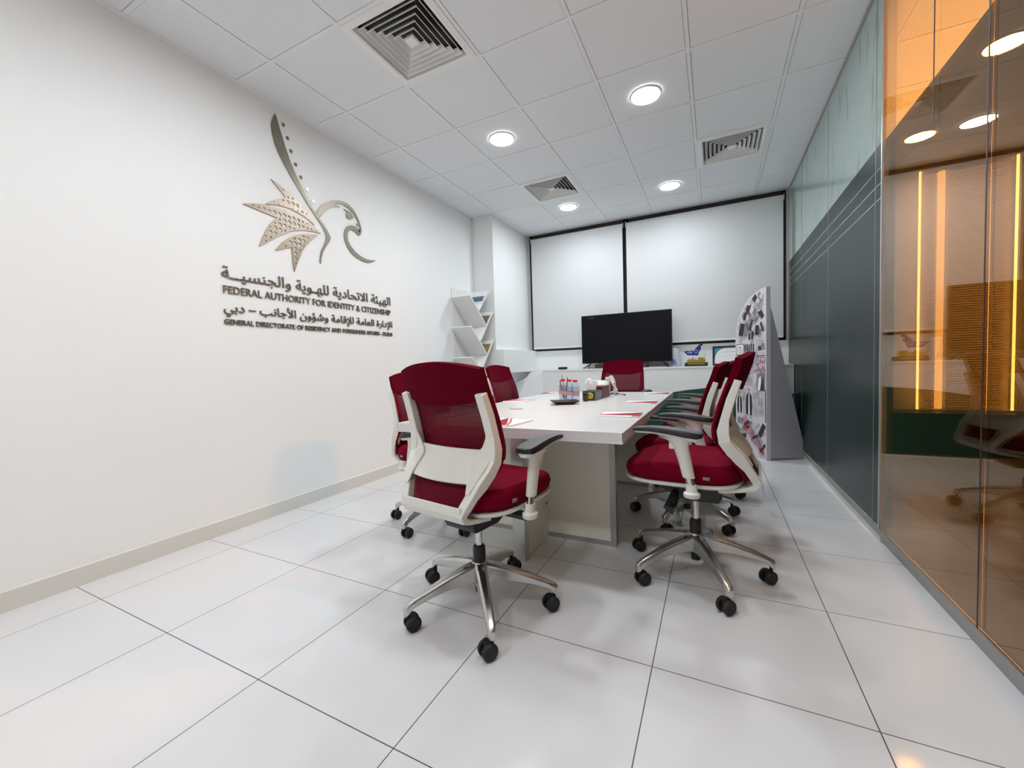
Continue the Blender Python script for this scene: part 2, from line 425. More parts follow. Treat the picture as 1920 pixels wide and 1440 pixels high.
# ------------------------------------------------------------------ ceiling LED lights
def downlight(x, y, label, m='lamp', grp='round ceiling LED lights'):
    t = thing('ceiling_light', label, 'ceiling light', (x, y, H), 0, grp)
    bm = bmesh.new(); R0, R1 = 0.118, 0.100
    rg = lambda r, z: [(r*math.cos(2*PI*k/40), r*math.sin(2*PI*k/40), z) for k in range(40)]
    loft(bm, [rg(R0, 0.0), rg(R0-0.004, -0.008), rg(R1+0.004, -0.011), rg(R1, -0.007), rg(R1, 0.0)], cap=False, closed=True)
    obj('bezel', bm, 'cgrid', t, smooth=True)
    bm = bmesh.new(); lathe(bm, [(R1, -0.002), (R1, -0.006), (R1*0.7, -0.0075)], n=40); obj('diffuser_disc', bm, m, t)
    return t
downlight(-1.65, 3.27, 'round lit ceiling LED on the left, nearest the left wall in the near pair')
downlight(-0.44, 3.28, 'large round lit ceiling LED in the middle of the ceiling, nearer row')
downlight(-1.636, 5.06, 'small round lit ceiling LED beside the vent near the window, left one')
downlight(-0.43, 5.06, 'small round lit ceiling LED near the window, right one')
downlight(-0.44, 1.47, 'round ceiling LED above the near end of the table, right one')
downlight(-1.65, 1.47, 'round ceiling LED above the near end of the table, left one')
downlight(-0.44, -0.33, 'round ceiling LED behind the camera, right one')
downlight(-1.65, -0.33, 'round ceiling LED behind the camera, left one')

# ------------------------------------------------------------------ back window: frame, dark glass, two roller blinds
bm = bmesh.new()
for a in ((-2.57, -2.50), (-1.13, -1.05), (0.755, XR+0.02)): box(bm, a[0], a[1], YB-0.035, YB+0.05, 1.262, H)
box(bm, -2.57, XR+0.02, YB-0.035, YB+0.05, 1.262, 1.30); box(bm, -2.57, XR+0.02, YB-0.035, YB+0.05, 2.98, H)
w1 = struct(obj('window_1', bm, 'frame'))
bm = bmesh.new(); box(bm, -2.5, 0.755, YB+0.0, YB+0.01, 1.30, 2.98); struct(obj('window_pane', bm, 'nightglass', w1))
bm = bmesh.new(); box(bm, -2.57, -2.545, YB-0.06, YB-0.034, 1.27, H); struct(obj('window_trim', bm, 'alu_dull', w1))
bm = bmesh.new(); box(bm, 0.785, 0.815, YB-0.07, YB-0.034, 1.262, H); struct(obj('window_trim', bm, 'alu_dull', w1))
def blind(x0, x1, zb, label):
    t = thing('roller_blind', label, 'window blind', ((x0+x1)/2, YB-0.06, zb), 0, 'white roller blinds')
    hw = (x1-x0)/2; ht = 2.955-zb
    bm = bmesh.new(); lathe(bm, [(0.028, -hw-0.005), (0.028, hw+0.005)], c=(0, -0.005, ht), ax='x', n=20); obj('roller_tube', bm, 'blind', t, smooth=True)
    bm = bmesh.new()
    n = 12
    for k in range(n):
        pass
    rings = []
    N = 16
    front = [(-hw + 2*hw*k/N, -0.030 - 0.0012*math.sin(k*1.3)) for k in range(N+1)]
    pts = front + [(x, y+0.002) for x, y in reversed(front)]
    prism(bm, pts, lambda u, v, w_: (u, v, w_), 0.02, ht)
    obj('fabric', bm, 'blind', t, smooth=True)
    bm = bmesh.new(); box(bm, -hw, hw, -0.036, -0.022, -0.004, 0.022); obj('bottom_rail', bm, 'blindbar', t, bevel=0.003)
    for s in (-1, 1):
        bm = bmesh.new(); box(bm, s*(hw+0.008)-0.003, s*(hw+0.008)+0.003, -0.036, 0.024, ht-0.035, ht+0.04); obj('bracket', bm, 'alu_dull', t)
blind(-2.505, -1.122, 1.295, 'white roller blind pulled down on the left half of the window')
blind(-1.072, 0.755, 1.295, 'wide white roller blind pulled down on the right half of the window')

# ------------------------------------------------------------------ glass partition on the right
bm = bmesh.new(); prism(bm, [(0.838, 0), (0.90, 0), (0.90, 0.088), (0.812, 0.088), (0.812, 0.080)], lambda u, v, w_: (u, w_, v), YF, YB-0.04)
struct(obj('trim_3', bm, 'stone'))
bm = bmesh.new(); box(bm, 0.808, 0.842, YF, YB-0.04, H-0.022, H-0.001); struct(obj('trim_4', bm, 'alu_dull'))
ZF = 2.185
def teal_panel(n, y0, y1):
    g = struct(obj('window_%d' % n, B(XR, XR+0.010, y0+0.0015, y1-0.0015, 0.088, H-0.02), 'greenglass'))
    struct(obj('window_joint', B(XR-0.0022, XR-0.0004, y0-0.002, y0+0.002, 0.088, H-0.02), 'alu_dull', g))
    bm = bmesh.new()
    for z0, z1 in ((0.10, 1.892), (1.900, 1.972), (1.980, 2.056), (2.064, ZF)): box(bm, XR-0.0012, XR-0.0002, y0+0.003, y1-0.003, z0, z1)
    struct(obj('window_film', bm, 'film', g))
for k, (a, b) in enumerate(((2.885, 2.975), (2.975, 4.026), (4.026, 5.09), (5.09, YB-0.04))): teal_panel(2+k, a, b)
def amber_panel(n, y0, y1):
    g = struct(obj('window_%d' % n, B(XR, XR+0.010, y0+0.0015, y1-0.0015, 0.088, H-0.02), 'amber'))
    struct(obj('window_film', B(XR+0.0105, XR+0.0115, y0+0.002, y1-0.002, 0.09, ZF), 'amberfilm', g))
for k, (a, b) in enumerate(((1.94, 2.873), (0.95, 1.94), (-0.05, 0.95), (-1.05, -0.05), (YF, -1.05))): amber_panel(6+k, a, b)
bm = bmesh.new(); box(bm, XR-0.004, XR+0.014, 2.872, 2.886, 0.088, H-0.02); struct(obj('trim_5', bm, 'alu'))
for k, y in enumerate((1.94, 2.32, 0.95)):
    bm = bmesh.new(); box(bm, XR-0.0004, XR+0.0014, y-0.0035, y+0.0035, 0.088 if k != 1 else ZF-0.2, H-0.02); struct(obj('trim_%d' % (6+k), bm, 'seal'))
# solid back of the green panels, in the next room
struct(obj('wall_partition', B(XR+0.012, XR+0.06, 2.90, YB+0.02, 0, H), 'wall2'))

# ------------------------------------------------------------------ next room, seen through the amber glass
for y in (2.67, 3.90, 5.13):
    pass
WL = ['round warm ceiling lamp in the next room, nearest along the glass', 'round warm ceiling lamp in the next room, above the middle of the amber glass', 'round warm ceiling lamp in the next room, farthest, by its window']
for y, l in zip((2.67, 3.90, 5.13), WL): downlight(1.715, y, l, 'warm', 'warm lamps of the next room')
bm = bmesh.new(); box(bm, 2.115, 2.185, YB-0.02, YB+0.015, 0.45, 2.95)
tag(obj('light_strip', bm, 'strip'), 'tall glowing amber light strip between two slatted blinds in the next room', 'light strip')
def slat_blind(x0, x1, label):
    t = thing('slatted_blind', label, 'window blind', ((x0+x1)/2, YB-0.06, 0.45), 0, 'slatted blinds of the next room')
    hw = (x1-x0)/2
    bm = bmesh.new(); box(bm, -hw, hw, -0.02, 0.02, 2.47, 2.51); obj('head_rail', bm, 'slat', t)
    bm = bmesh.new()
    for k in range(98):
        z = 0.02 + k*0.025
        rr = [(-hw, -0.006, z-0.010), (-hw, -0.005, z-0.010), (-hw, 0.007, z+0.0105), (-hw, 0.006, z+0.0105)]
        loft(bm, [rr, [(hw, p[1], p[2]) for p in rr]])
    obj('slats', bm, 'slat', t)
    bm = bmesh.new(); box(bm, -hw, hw, -0.01, 0.01, -0.012, 0.006); obj('bottom_rail', bm, 'slat', t)
for x0, x1, l in ((1.970, 2.100, 'amber lit window pane behind the narrow slatted blind in the next room'), (2.200, 2.650, 'amber lit window pane behind the wide slatted blind in the next room')):
    tag(obj('lit_pane', B(x0, x1, YB-0.030, YB-0.022, 0.47, 2.92), emit('lit_pane_glow', (1.0, 0.55, 0.17), 7.0)), l, 'lit window')
slat_blind(1.965, 2.108, 'narrow amber lit slatted blind left of the light strip in the next room')
slat_blind(2.192, 2.655, 'wide amber lit slatted blind right of the light strip in the next room')
for k, x in enumerate((1.957, 2.667)):  # glowing bars added for the light that leaks past the outer blind edges
    bm = bmesh.new(); box(bm, x-0.008, x+0.008, YB-0.115, YB-0.100, 0.45, 2.95)
    tag(obj('light_strip', bm, 'tubelight'), ['thin amber light tube at the left edge of the narrow slatted blind', 'thin amber light tube at the right edge of the wide slatted blind'][k], 'light strip')
struct(obj('wall_sill', B(XR+0.06, XF, YB-0.3, YB+0.02, 0, 0.43), 'frame'))

# ================================================================== OFFICE CHAIR
# local frame: base centre at the origin, the sitter faces +Y
PROF = [  # z, y of the back panel at its side edges, half width
    (0.530, -0.200, 0.170), (0.580, -0.174, 0.190), (0.630, -0.143, 0.213), (0.680, -0.098, 0.228), (0.715, -0.078, 0.233),
    (0.760, -0.076, 0.232), (0.850, -0.097, 0.228), (0.950, -0.132, 0.222), (1.000, -0.150, 0.219), (1.050, -0.165, 0.216), (1.085, -0.171, 0.212)]
def back_pt(u, z, off=0.0):          # off > 0 towards the sitter
    y, wd = interp(PROF, z)
    y0, _ = interp(PROF, max(0.53, z-0.02)); y1, _ = interp(PROF, min(1.085, z+0.02))
    t = Vector((0, y1-y0, 0.04)).normalized()
    bow = 0.042*(1-u*u)
    return Vector((u*wd, y - bow, z)) + Vector((0, t.z, -t.y))*off
def back_sheet(bm, z0, z1, o0, o1, nz=14, nu=14, crown=0.0, u1=1.0, dip=0.0):
    g = []
    for off in (o0, o1):
        rows = []
        for i in range(nz+1):
            row = []
            for k in range(nu+1):
                u = u1*(-1 + 2*k/nu); zl = z0 + dip*u*u; z = zl + (z1 - zl - crown*u*u)*i/nz
                row.append(bm.verts.new(back_pt(u, z, off)))
            rows.append(row)
        g.append(rows)
    for r in g:
        for i in range(nz):
            for k in range(nu): bm.faces.new((r[i][k], r[i][k+1], r[i+1][k+1], r[i+1][k]))
    a, b = g
    for k in range(nu):
        bm.faces.new((a[0][k], a[0][k+1], b[0][k+1], b[0][k])); bm.faces.new((a[nz][k], a[nz][k+1], b[nz][k+1], b[nz][k]))
    for i in range(nz):
        bm.faces.new((a[i][0], a[i+1][0], b[i+1][0], b[i][0])); bm.faces.new((a[i][nu], a[i+1][nu], b[i+1][nu], b[i][nu]))

def sq_ring(hx, y0, y1, z, p=3.6, n=40, nose=0.0):
    cy, hy = (y0+y1)/2, (y1-y0)/2; out = []
    for k in range(n):
        a = 2*PI*k/n; c, s = math.cos(a), math.sin(a)
        x = hx*math.copysign(abs(c)**(2/p), c); y = cy + hy*math.copysign(abs(s)**(2/p), s)
        zz = z - nose*max(0, (y-cy)/hy)**3
        out.append((x, y, zz))
    return out

def make_chair(label):
    t = thing('office_chair', label, 'chair')
    # seat cushion with a soft crown
    bm = bmesh.new()
    loft(bm, [sq_ring(0.235, -0.165, 0.300, 0.507), sq_ring(0.250, -0.178, 0.322, 0.522, nose=0.004), sq_ring(0.255, -0.182, 0.330, 0.548, nose=0.008),
              sq_ring(0.250, -0.178, 0.322, 0.576, nose=0.016), sq_ring(0.236, -0.166, 0.300, 0.592, nose=0.020),
              sq_ring(0.19, -0.13, 0.25, 0.600, nose=0.018), sq_ring(0.09, -0.05, 0.15, 0.601, nose=0.012)])
    obj('seat', bm, 'red', t, smooth=True)
    bm = bmesh.new()
    loft(bm, [sq_ring(0.21, -0.14, 0.27, 0.490), sq_ring(0.250, -0.180, 0.320, 0.493), sq_ring(0.256, -0.186, 0.328, 0.499), sq_ring(0.255, -0.185, 0.327, 0.509), sq_ring(0.2, -0.14, 0.28, 0.509)])
    obj('seat_pan', bm, 'white', t, smooth=True)
    for s in (-1, 1): obj('maker_tag', B(s*0.2545-0.002, s*0.2545+0.002, -0.062, -0.036, 0.537, 0.550), 'tag', t)
    # woven back: see-through middle, solid upper band, red rim
    bm = bmesh.new(); back_sheet(bm, 0.530, 0.955, -0.003, 0.004); obj('back_mesh', bm, 'redmesh', t, smooth=True)
    bm = bmesh.new(); back_sheet(bm, 0.918, 1.083, -0.022, 0.007, nz=8, crown=0.028, dip=0.030); obj('headrest_band', bm, 'redband', t, smooth=True)
    for s in (-1, 1):
        bm = bmesh.new(); zs = [0.53+0.02*k for k in range(22)]
        tube(bm, [back_pt(s*0.995, z, 0.002) for z in zs], 0.007, n=8)
        obj('back_rim', bm, 'red', t, smooth=True)
    # white carrying frame: two bent posts, joined at the bottom by a plate that runs under the seat
    bm = bmesh.new()
    for s in (-1, 1):
        pts, wx, dy = [], [], []
        for z in (0.962, 0.94, 0.88, 0.80, 0.745, 0.70, 0.66, 0.62, 0.58, 0.545):
            p = back_pt(s*0.98, z, -0.034); pts.append((s*(interp(PROF, z)[1]-0.017), p.y, z))
            wx.append(0.040); dy.append(0.030 + (0.018 if 0.60 < z < 0.76 else 0.004 if z < 0.9 else 0))
        pts += [(s*0.150, -0.238, 0.518), (s*0.148, -0.228, 0.500), (s*0.146, -0.205, 0.490), (s*0.144, -0.16, 0.480), (s*0.142, -0.09, 0.468)]
        wx += [0.034, 0.036, 0.04, 0.05, 0.055]; dy += [0.036, 0.026, 0.020, 0.018, 0.016]
        sweep_rect(bm, pts, wx, dy)
        # pointed flange turning in from the post at the knee
        tri = [(0.83, 0.000), (0.795, 0.012), (0.76, 0.030), (0.72, 0.054), (0.69, 0.066), (0.66, 0.054), (0.62, 0.028), (0.575, 0.000)]
        rings = []
        for z, d in tri:
            wd = interp(PROF, z)[1]
            rings.append([tuple(back_pt(s*(wd-dd)/wd, z, off)) for dd, off in ((0.012, -0.032), (0.030+d, -0.030), (0.030+d, -0.040), (0.012, -0.048))])
        loft(bm, rings)
    # rear lip and floor of the frame
    loft(bm, [[(-0.16, -0.252, 0.552), (0.16, -0.252, 0.552), (0.16, -0.243, 0.552), (-0.16, -0.243, 0.552)],
              [(-0.16, -0.254, 0.520), (0.16, -0.254, 0.520), (0.16, -0.238, 0.524), (-0.16, -0.238, 0.524)],
              [(-0.16, -0.238, 0.489), (0.16, -0.238, 0.489), (0.16, -0.225, 0.505), (-0.16, -0.225, 0.505)],
              [(-0.15, -0.160, 0.470), (0.15, -0.160, 0.470), (0.15, -0.160, 0.482), (-0.15, -0.160, 0.482)],
              [(-0.13, -0.08, 0.458), (0.13, -0.08, 0.458), (0.13, -0.08, 0.472), (-0.13, -0.08, 0.472)]])
    obj('back_frame', bm, 'white', t, bevel=0.004)
    bm = bmesh.new(); back_sheet(bm, 0.612, 0.742, -0.030, -0.016, nz=5, nu=10, u1=0.74); obj('lumbar_support', bm, 'white', t, smooth=True, bevel=0.003)
    # mechanism under the seat
    bm = bmesh.new()
    prism(bm, [(-0.085, 0.385), (0.06, 0.385), (0.215, 0.455), (0.215, 0.482), (-0.10, 0.482), (-0.10, 0.41)], lambda u, v, w_: (w_, u, v), -0.085, 0.085)
    mech = obj('tilt_mechanism', bm, 'black', t, bevel=0.006)
    for s in (-1, 1): obj('arm_bracket', B(min(s*0.08, s*0.285), max(s*0.08, s*0.285), -0.022, 0.030, 0.460, 0.476), 'black', mech)
    bm = bmesh.new(); tube(bm, [(-0.08, 0.10, 0.425), (-0.19, 0.10, 0.405), (-0.225, 0.10, 0.395)], [0.011, 0.016, 0.017], flat=(1.5, 0.8))
    prism(bm, [(0.085, 0.37), (0.125, 0.40), (0.12, 0.41), (0.08, 0.40)], lambda u, v, w_: (w_, u, v), -0.27, -0.20)
    obj('tilt_lever', bm, 'black', mech, smooth=True)
    # gas lift
    bm = bmesh.new(); lathe(bm, [(0.0145, 0.25), (0.0145, 0.39)]); gl = obj('gas_lift', bm, 'chrome', t, smooth=True)
    bm = bmesh.new(); lathe(bm, [(0.022, 0.205), (0.027, 0.207), (0.0275, 0.262), (0.024, 0.273), (0.015, 0.275)]); obj('sleeve', bm, 'black', gl, smooth=True)
    bm = bmesh.new(); lathe(bm, [(0.018, 0.070), (0.0225, 0.073), (0.0225, 0.118)]); obj('lift_end', bm, 'black', gl, smooth=True)
    bm = bmesh.new(); lathe(bm, [(0.026, 0.110), (0.031, 0.114), (0.034, 0.150), (0.038, 0.195), (0.034, 0.207), (0.027, 0.209)]); obj('base_hub', bm, 'chrome', t, smooth=True)
    # five cast legs, each with a twin-wheel castor
    for k in range(5):
        bm = bmesh.new(); rings = []
        for x, zt, zb, hw in ((0.028, 0.203, 0.122, 0.028), (0.08, 0.193, 0.126, 0.025), (0.16, 0.173, 0.124, 0.022), (0.24, 0.147, 0.110, 0.019), (0.300, 0.124, 0.094, 0.017), (0.326, 0.112, 0.068, 0.0155), (0.338, 0.102, 0.064, 0.011)):
            rings.append([(x, -hw, zb), (x, hw, zb), (x, hw, zt-0.010), (x, hw*0.55, zt), (x, -hw*0.55, zt), (x, -hw, zt-0.010)])
        loft(bm, rings)
        lg = obj('base_leg', bm, 'chrome', t, smooth=True, bevel=0.003); lg.rotation_euler = (0, 0, math.radians(72*k))
        bm = bmesh.new()
        for s in (-1, 1):
            lathe(bm, [(0.010, s*0.0285), (0.026, s*0.0285), (0.0305, s*0.024), (0.0315, s*0.016), (0.0305, s*0.010), (0.020, s*0.008)], ax='y', n=28)
        box(bm, -0.014, 0.016, -0.008, 0.008, 0.0, 0.030); lathe(bm, [(0.007, 0.02), (0.007, 0.045)], c=(0.018, 0, 0), n=12)
        cs = obj('castor', bm, 'dark', lg, smooth=True)
        cs.location = (0.318-0.018*math.cos(0.9*k), 0, 0.0320); cs.rotation_euler = (0, 0, (k*1.9+0.6) % 6.28)
        cs.location = (0.322-0.018*math.cos(cs.rotation_euler.z), -0.018*math.sin(cs.rotation_euler.z), 0.0320)
    # armrests
    for s in (-1, 1):
        bm = bmesh.new()
        e = lambda rx, ry, cy, z, tilt=0.0: [(s*0.288+rx*math.cos(2*PI*k/24), cy+ry*math.sin(2*PI*k/24), z+tilt*math.sin(2*PI*k/24)) for k in range(24)]
        loft(bm, [e(0.016, 0.022, 0.014, 0.549), e(0.020, 0.025, 0.015, 0.552), e(0.021, 0.027, 0.030, 0.62), e(0.022, 0.031, 0.045, 0.68), e(0.025, 0.045, 0.055, 0.708), e(0.030, 0.07, 0.070, 0.722)])
        # blade that carries the pad
        top = []
        for y, hw, zc in ((-0.035, 0.020, 0.724), (-0.02, 0.036, 0.722), (0.03, 0.040, 0.728), (0.09, 0.037, 0.738), (0.15, 0.031, 0.744), (0.21, 0.026, 0.745), (0.237, 0.018, 0.744)):
            th = 0.016 if y < 0.15 else 0.010
            top.append([(s*0.288-hw, y, zc), (s*0.288-hw*0.6, y, zc-th), (s*0.288+hw*0.6, y, zc-th), (s*0.288+hw, y, zc)])
        loft(bm, top)
        box(bm, s*0.288-0.010, s*0.288+0.010, 0.062, 0.092, 0.672, 0.700)
        ar = obj('armrest', bm, 'white', t, smooth=True)
        bm = bmesh.new(); rings = []
        for y, hw, zb, th in ((-0.042, 0.020, 0.727, 0.016), (-0.030, 0.037, 0.725, 0.020), (0.00, 0.044, 0.728, 0.023), (0.05, 0.043, 0.734, 0.024), (0.11, 0.038, 0.741, 0.023), (0.17, 0.033, 0.745, 0.020), (0.222, 0.029, 0.745, 0.016), (0.240, 0.024, 0.745, 0.012), (0.247, 0.014, 0.746, 0.008)):
            rings.append([(s*0.288-hw, y, zb), (s*0.288+hw, y, zb), (s*0.288+hw, y, zb+th*0.6), (s*0.288+hw*0.86, y, zb+th), (s*0.288-hw*0.86, y, zb+th), (s*0.288-hw, y, zb+th*0.6)])
        loft(bm, rings)
        bm.normal_update()
        for f in bm.faces: f.material_index = 0 if abs(f.normal.z) > 0.6 and f.calc_center_median().z > 0.744 else 1
        obj('arm_pad', bm, ['pad', 'black'], ar, smooth=True, bevel=0.002)
        bm = bmesh.new(); loft(bm, [e(0.014, 0.018, 0.006, 0.515), e(0.014, 0.018, 0.016, 0.556)]); obj('chrome_stem', bm, 'chrome', ar, smooth=True)
        bm = bmesh.new(); loft(bm, [e(0.026, 0.030, 0.004, 0.466), e(0.030, 0.034, 0.004, 0.472), e(0.030, 0.034, 0.004, 0.484), e(0.020, 0.024, 0.004, 0.492), e(0.0185, 0.0225, 0.007, 0.522)])
        obj('arm_base', bm, 'white', t, smooth=True)
    for ch in t.children:
        if ch.name.split('.')[0] not in ('base_leg', 'base_hub', 'gas_lift'): ch.location.y -= 0.022
    return t

def dup(root, loc, rz, label):
    r = root.copy(); COL.objects.link(r); r.location = loc; r.rotation_euler = (0, 0, rz); r['label'] = label
    for ch in list(root.children):
        c = ch.copy(); COL.objects.link(c); c.parent = r
        for g in list(ch.children):
            d = g.copy(); COL.objects.link(d); d.parent = c
    return r
def pose(chair, base_deg, arms=((0, 0), (0, 0)), lift=0.0):
    """turn the five-star base; lower or raise the two arms"""
    k = 0; a = 0
    for ch in chair.children:
        n = ch.name.split('.')[0]
        if n == 'base_leg':
            ch.rotation_euler = (0, 0, math.radians(base_deg + 72*k)); k += 1
        if n == 'armrest':
            ch.location.z += arms[a][0]; ch.location.y += arms[a][1]; a += 1
        if n not in ('base_leg', 'base_hub', 'gas_lift'): ch.location.z += lift
rad = math.radians
chairs = [   # place, heading, turn of the base, armrest heights, label, seat height change
    ((-0.925, 1.490, 0), -10, 30, ((0, -0.03), (0, 0)), 'red office chair at the near end of the table, back to the camera', -0.008),
    ((-0.085, 2.155, 0), 86, 7-86, ((0, 0), (-0.008, 0)), 'nearest red office chair on the right side of the table, seen from the side', 0.0),
    ((-0.165, 2.890, 0), 86, 20, ((0, -0.045), (0, -0.045)), 'middle red office chair on the right side of the table, with lowered armrests', -0.045),
    ((-0.095, 3.600, 0), 86, 30, ((0.04, 0), (0.04, 0)), 'third red office chair on the right side of the table, mostly hidden behind two others', -0.045),
    ((-1.690, 2.235, 0), -98, 146, ((-0.045, 0.05), (-0.045, 0.05)), 'red office chair on the left of the table, partly hidden behind the nearest chair', -0.050),
    ((-1.670, 3.460, 0), -90, 10, ((-0.06, 0), (-0.06, 0)), 'second red office chair on the left side, its back rising beside the leaflet rack', -0.020),
    ((-0.910, 4.450, 0), 180, 5, ((0, 0), (0, 0)), 'red office chair at the far end of the table, in front of the television', 0.0),
]
first = make_chair(chairs[0][4]); first['group'] = 'red office chairs round the meeting table'
made = [first] + [dup(first, c[0], rad(c[1]), c[4]) for c in chairs[1:]]
first.location = chairs[0][0]; first.rotation_euler = (0, 0, rad(chairs[0][1]))
for ch, c in zip(made, chairs): pose(ch, c[2], c[3], c[5])

# ================================================================== MEETING TABLE
TX0, TX1, TY0, TY1, TZ = -1.600, -0.350, 1.750, 4.210, 0.750
t = thing('meeting_table', 'long white meeting table with cream panel legs and grey metal edges', 'table', ((TX0+TX1)/2, (TY0+TY1)/2, 0))
def tb(name, m, *boxes, bevel=0.0, parent=None):
    bm = bmesh.new(); cx, cy = (TX0+TX1)/2, (TY0+TY1)/2
    for b in boxes: box(bm, b[0]-cx, b[1]-cx, b[2]-cy, b[3]-cy, b[4], b[5])
    return obj(name, bm, m, parent or t, bevel=bevel)
top = tb('tabletop', 'table', (TX0+0.002, TX1-0.002, TY0+0.002, TY1-0.002, 0.713, TZ), bevel=0.0015)
tb('edge_band', 'table_edge', (TX0, TX1, TY0, TY0+0.0019, 0.713, TZ-0.0012), (TX0, TX1, TY1-0.0019, TY1, 0.713, TZ-0.0012), (TX0, TX0+0.0019, TY0, TY1, 0.713, TZ-0.0012), (TX1-0.0019, TX1, TY0, TY1, 0.713, TZ-0.0012), parent=top)
tb('under_frame', 'table', (TX0, TX1, TY0, TY1, 0.700, 0.7128))
for y in (2.290, 3.520):
    p = tb('panel_leg', 'panel_cream', (TX0+0.16, TX1-0.185, y, y+0.045, 0.028, 0.70))
    tb('edge_strip', 'alu_dull', (TX1-0.185, TX1-0.152, y-0.004, y+0.049, 0, 0.70), parent=p)
    tb('edge_strip', 'alu_dull', (TX0+0.127, TX0+0.16, y-0.004, y+0.049, 0, 0.70), parent=p)
    tb('foot_strip', 'alu_dull', (TX0+0.16, TX1-0.185, y-0.003, y+0.048, 0, 0.028), parent=p)
fin = tb('centre_panel', 'panel_cream', (-0.972, -0.918, 1.985, 2.288, 0.004, 0.70))
tb('edge_strip', 'alu', (-0.980, -0.910, 1.930, 1.985, 0, 0.70), parent=fin)
tb('cable_hole', 'black', (-0.9185, -0.917, 2.262, 2.275, 0.20, 0.22), parent=fin)
tb('modesty_panel', 'panel_cream', (-0.972, -0.918, 2.336, 3.518, 0.25, 0.70))

# ================================================================== LEAFLETS AND THINGS ON THE TABLE
def leaflet(loc, rz, label):
    """white folder with a red swoosh on its lower corner, w along x 0.22, depth 0.20"""
    t = thing('leaflet', label, 'leaflet', loc, rz, 'white and red leaflets on the meeting table')
    bm = bmesh.new(); box(bm, -0.11, 0.11, -0.10, 0.10, 0.0, 0.004); box(bm, -0.108, 0.108, -0.099, 0.098, 0.0045, 0.007)
    obj('pages', bm, 'paper', t)
    z0, z1 = 0.0072, 0.0078
    bm = bmesh.new(); prism(bm, [(0.108, -0.05), (0.108, 0.07), (0.05, 0.04), (-0.03, -0.01), (-0.108, -0.055), (-0.108, -0.065), (0.0, -0.055), (0.06, -0.058)], lambda u, v, w_: (u, v, w_), z0, z1)
    obj('red_swoosh', bm, 'leafred', t)
    bm = bmesh.new(); prism(bm, [(0.108, -0.098), (0.108, -0.055), (0.075, -0.060), (0.070, -0.098)], lambda u, v, w_: (u, v, w_), z0, z1)
    prism(bm, [(0.108, 0.075), (0.108, 0.088), (0.0, 0.035), (-0.108, -0.03), (-0.108, -0.045), (0.0, 0.02)], lambda u, v, w_: (u, v, w_), z0, z1)
    obj('pink_corner', bm, 'leafpink', t)
    return t
LZ = TZ + 0.0006
leaf = [
    ((-0.475, 2.335, LZ), 0.03, 'white and red leaflet nearest the camera on the right edge of the table'),
    ((-0.475, 3.060, LZ), 0.05, 'white and red leaflet in the middle of the right edge of the table'),
    ((-0.475, 3.930, LZ), 0.04, 'white and red leaflet farthest along the right edge of the table'),
    ((-0.985, 1.900, LZ), -PI/2-0.12, 'white and pink leaflet at the near end of the table by the nearest chair'),
    ((-1.475, 3.100, LZ), PI+0.02, 'white and red leaflet on the left edge in front of the second left chair'),
    ((-1.480, 3.880, LZ), PI+0.03, 'pale leaflet at the far left corner of the table'),
    ((-0.985, 4.090, LZ), PI/2, 'red leaflet at the far end of the table behind the telephone'),
]
l0 = leaflet(*leaf[0])
for l in leaf[1:]: dup(l0, l[0], l[1], l[2])

def bottle(loc, label):
    t = thing('water_bottle', label, 'bottle', loc, 0, 'small water bottles with red caps')
    prof = [(0.022, 0.0), (0.030, 0.003), (0.031, 0.010), (0.029, 0.016), (0.031, 0.022), (0.0290, 0.028), (0.031, 0.034), (0.0295, 0.040), (0.0305, 0.046), (0.0305, 0.088), (0.031, 0.096), (0.0290, 0.102), (0.031, 0.108), (0.0305, 0.122), (0.027, 0.136), (0.019, 0.146), (0.0165, 0.150), (0.0165, 0.158)]
    prof = [(r*1.13 if h < 0.14 else r, h*1.02) for r, h in prof]
    bm = bmesh.new(); lathe(bm, prof, n=32); obj('bottle_body', bm, 'pet', t, smooth=True)
    bm = bmesh.new(); lathe(bm, [(r*0.94, h+0.0015 if i == 0 else h) for i, (r, h) in enumerate(prof[:14])], n=24); obj('water', bm, 'water', t, smooth=True)
    bm = bmesh.new(); lathe(bm, [(0.0165, 0.159), (0.0195, 0.160), (0.0195, 0.174), (0.0175, 0.176)], n=28); obj('cap', bm, 'redcap', t, smooth=True)
    bm = bmesh.new(); rg = lambda r, z: [(r*math.cos(2*PI*k/32), r*math.sin(2*PI*k/32), z) for k in range(32)]
    loft(bm, [rg(0.0349, 0.053), rg(0.0352, 0.053), rg(0.0352, 0.082), rg(0.0349, 0.082)], cap=False, closed=True); lb = obj('label', bm, 'redlabel', t, smooth=True)
    return t
b0 = bottle((-0.965, 3.040, LZ), 'water bottle with red cap standing rightmost of the three on the table')
dup(b0, (-1.042, 3.130, LZ), 0.5, 'water bottle with red cap in the middle of the three on the table')
dup(b0, (-1.125, 3.215, LZ), 1.1, 'water bottle with red cap farthest left behind the others on the table')

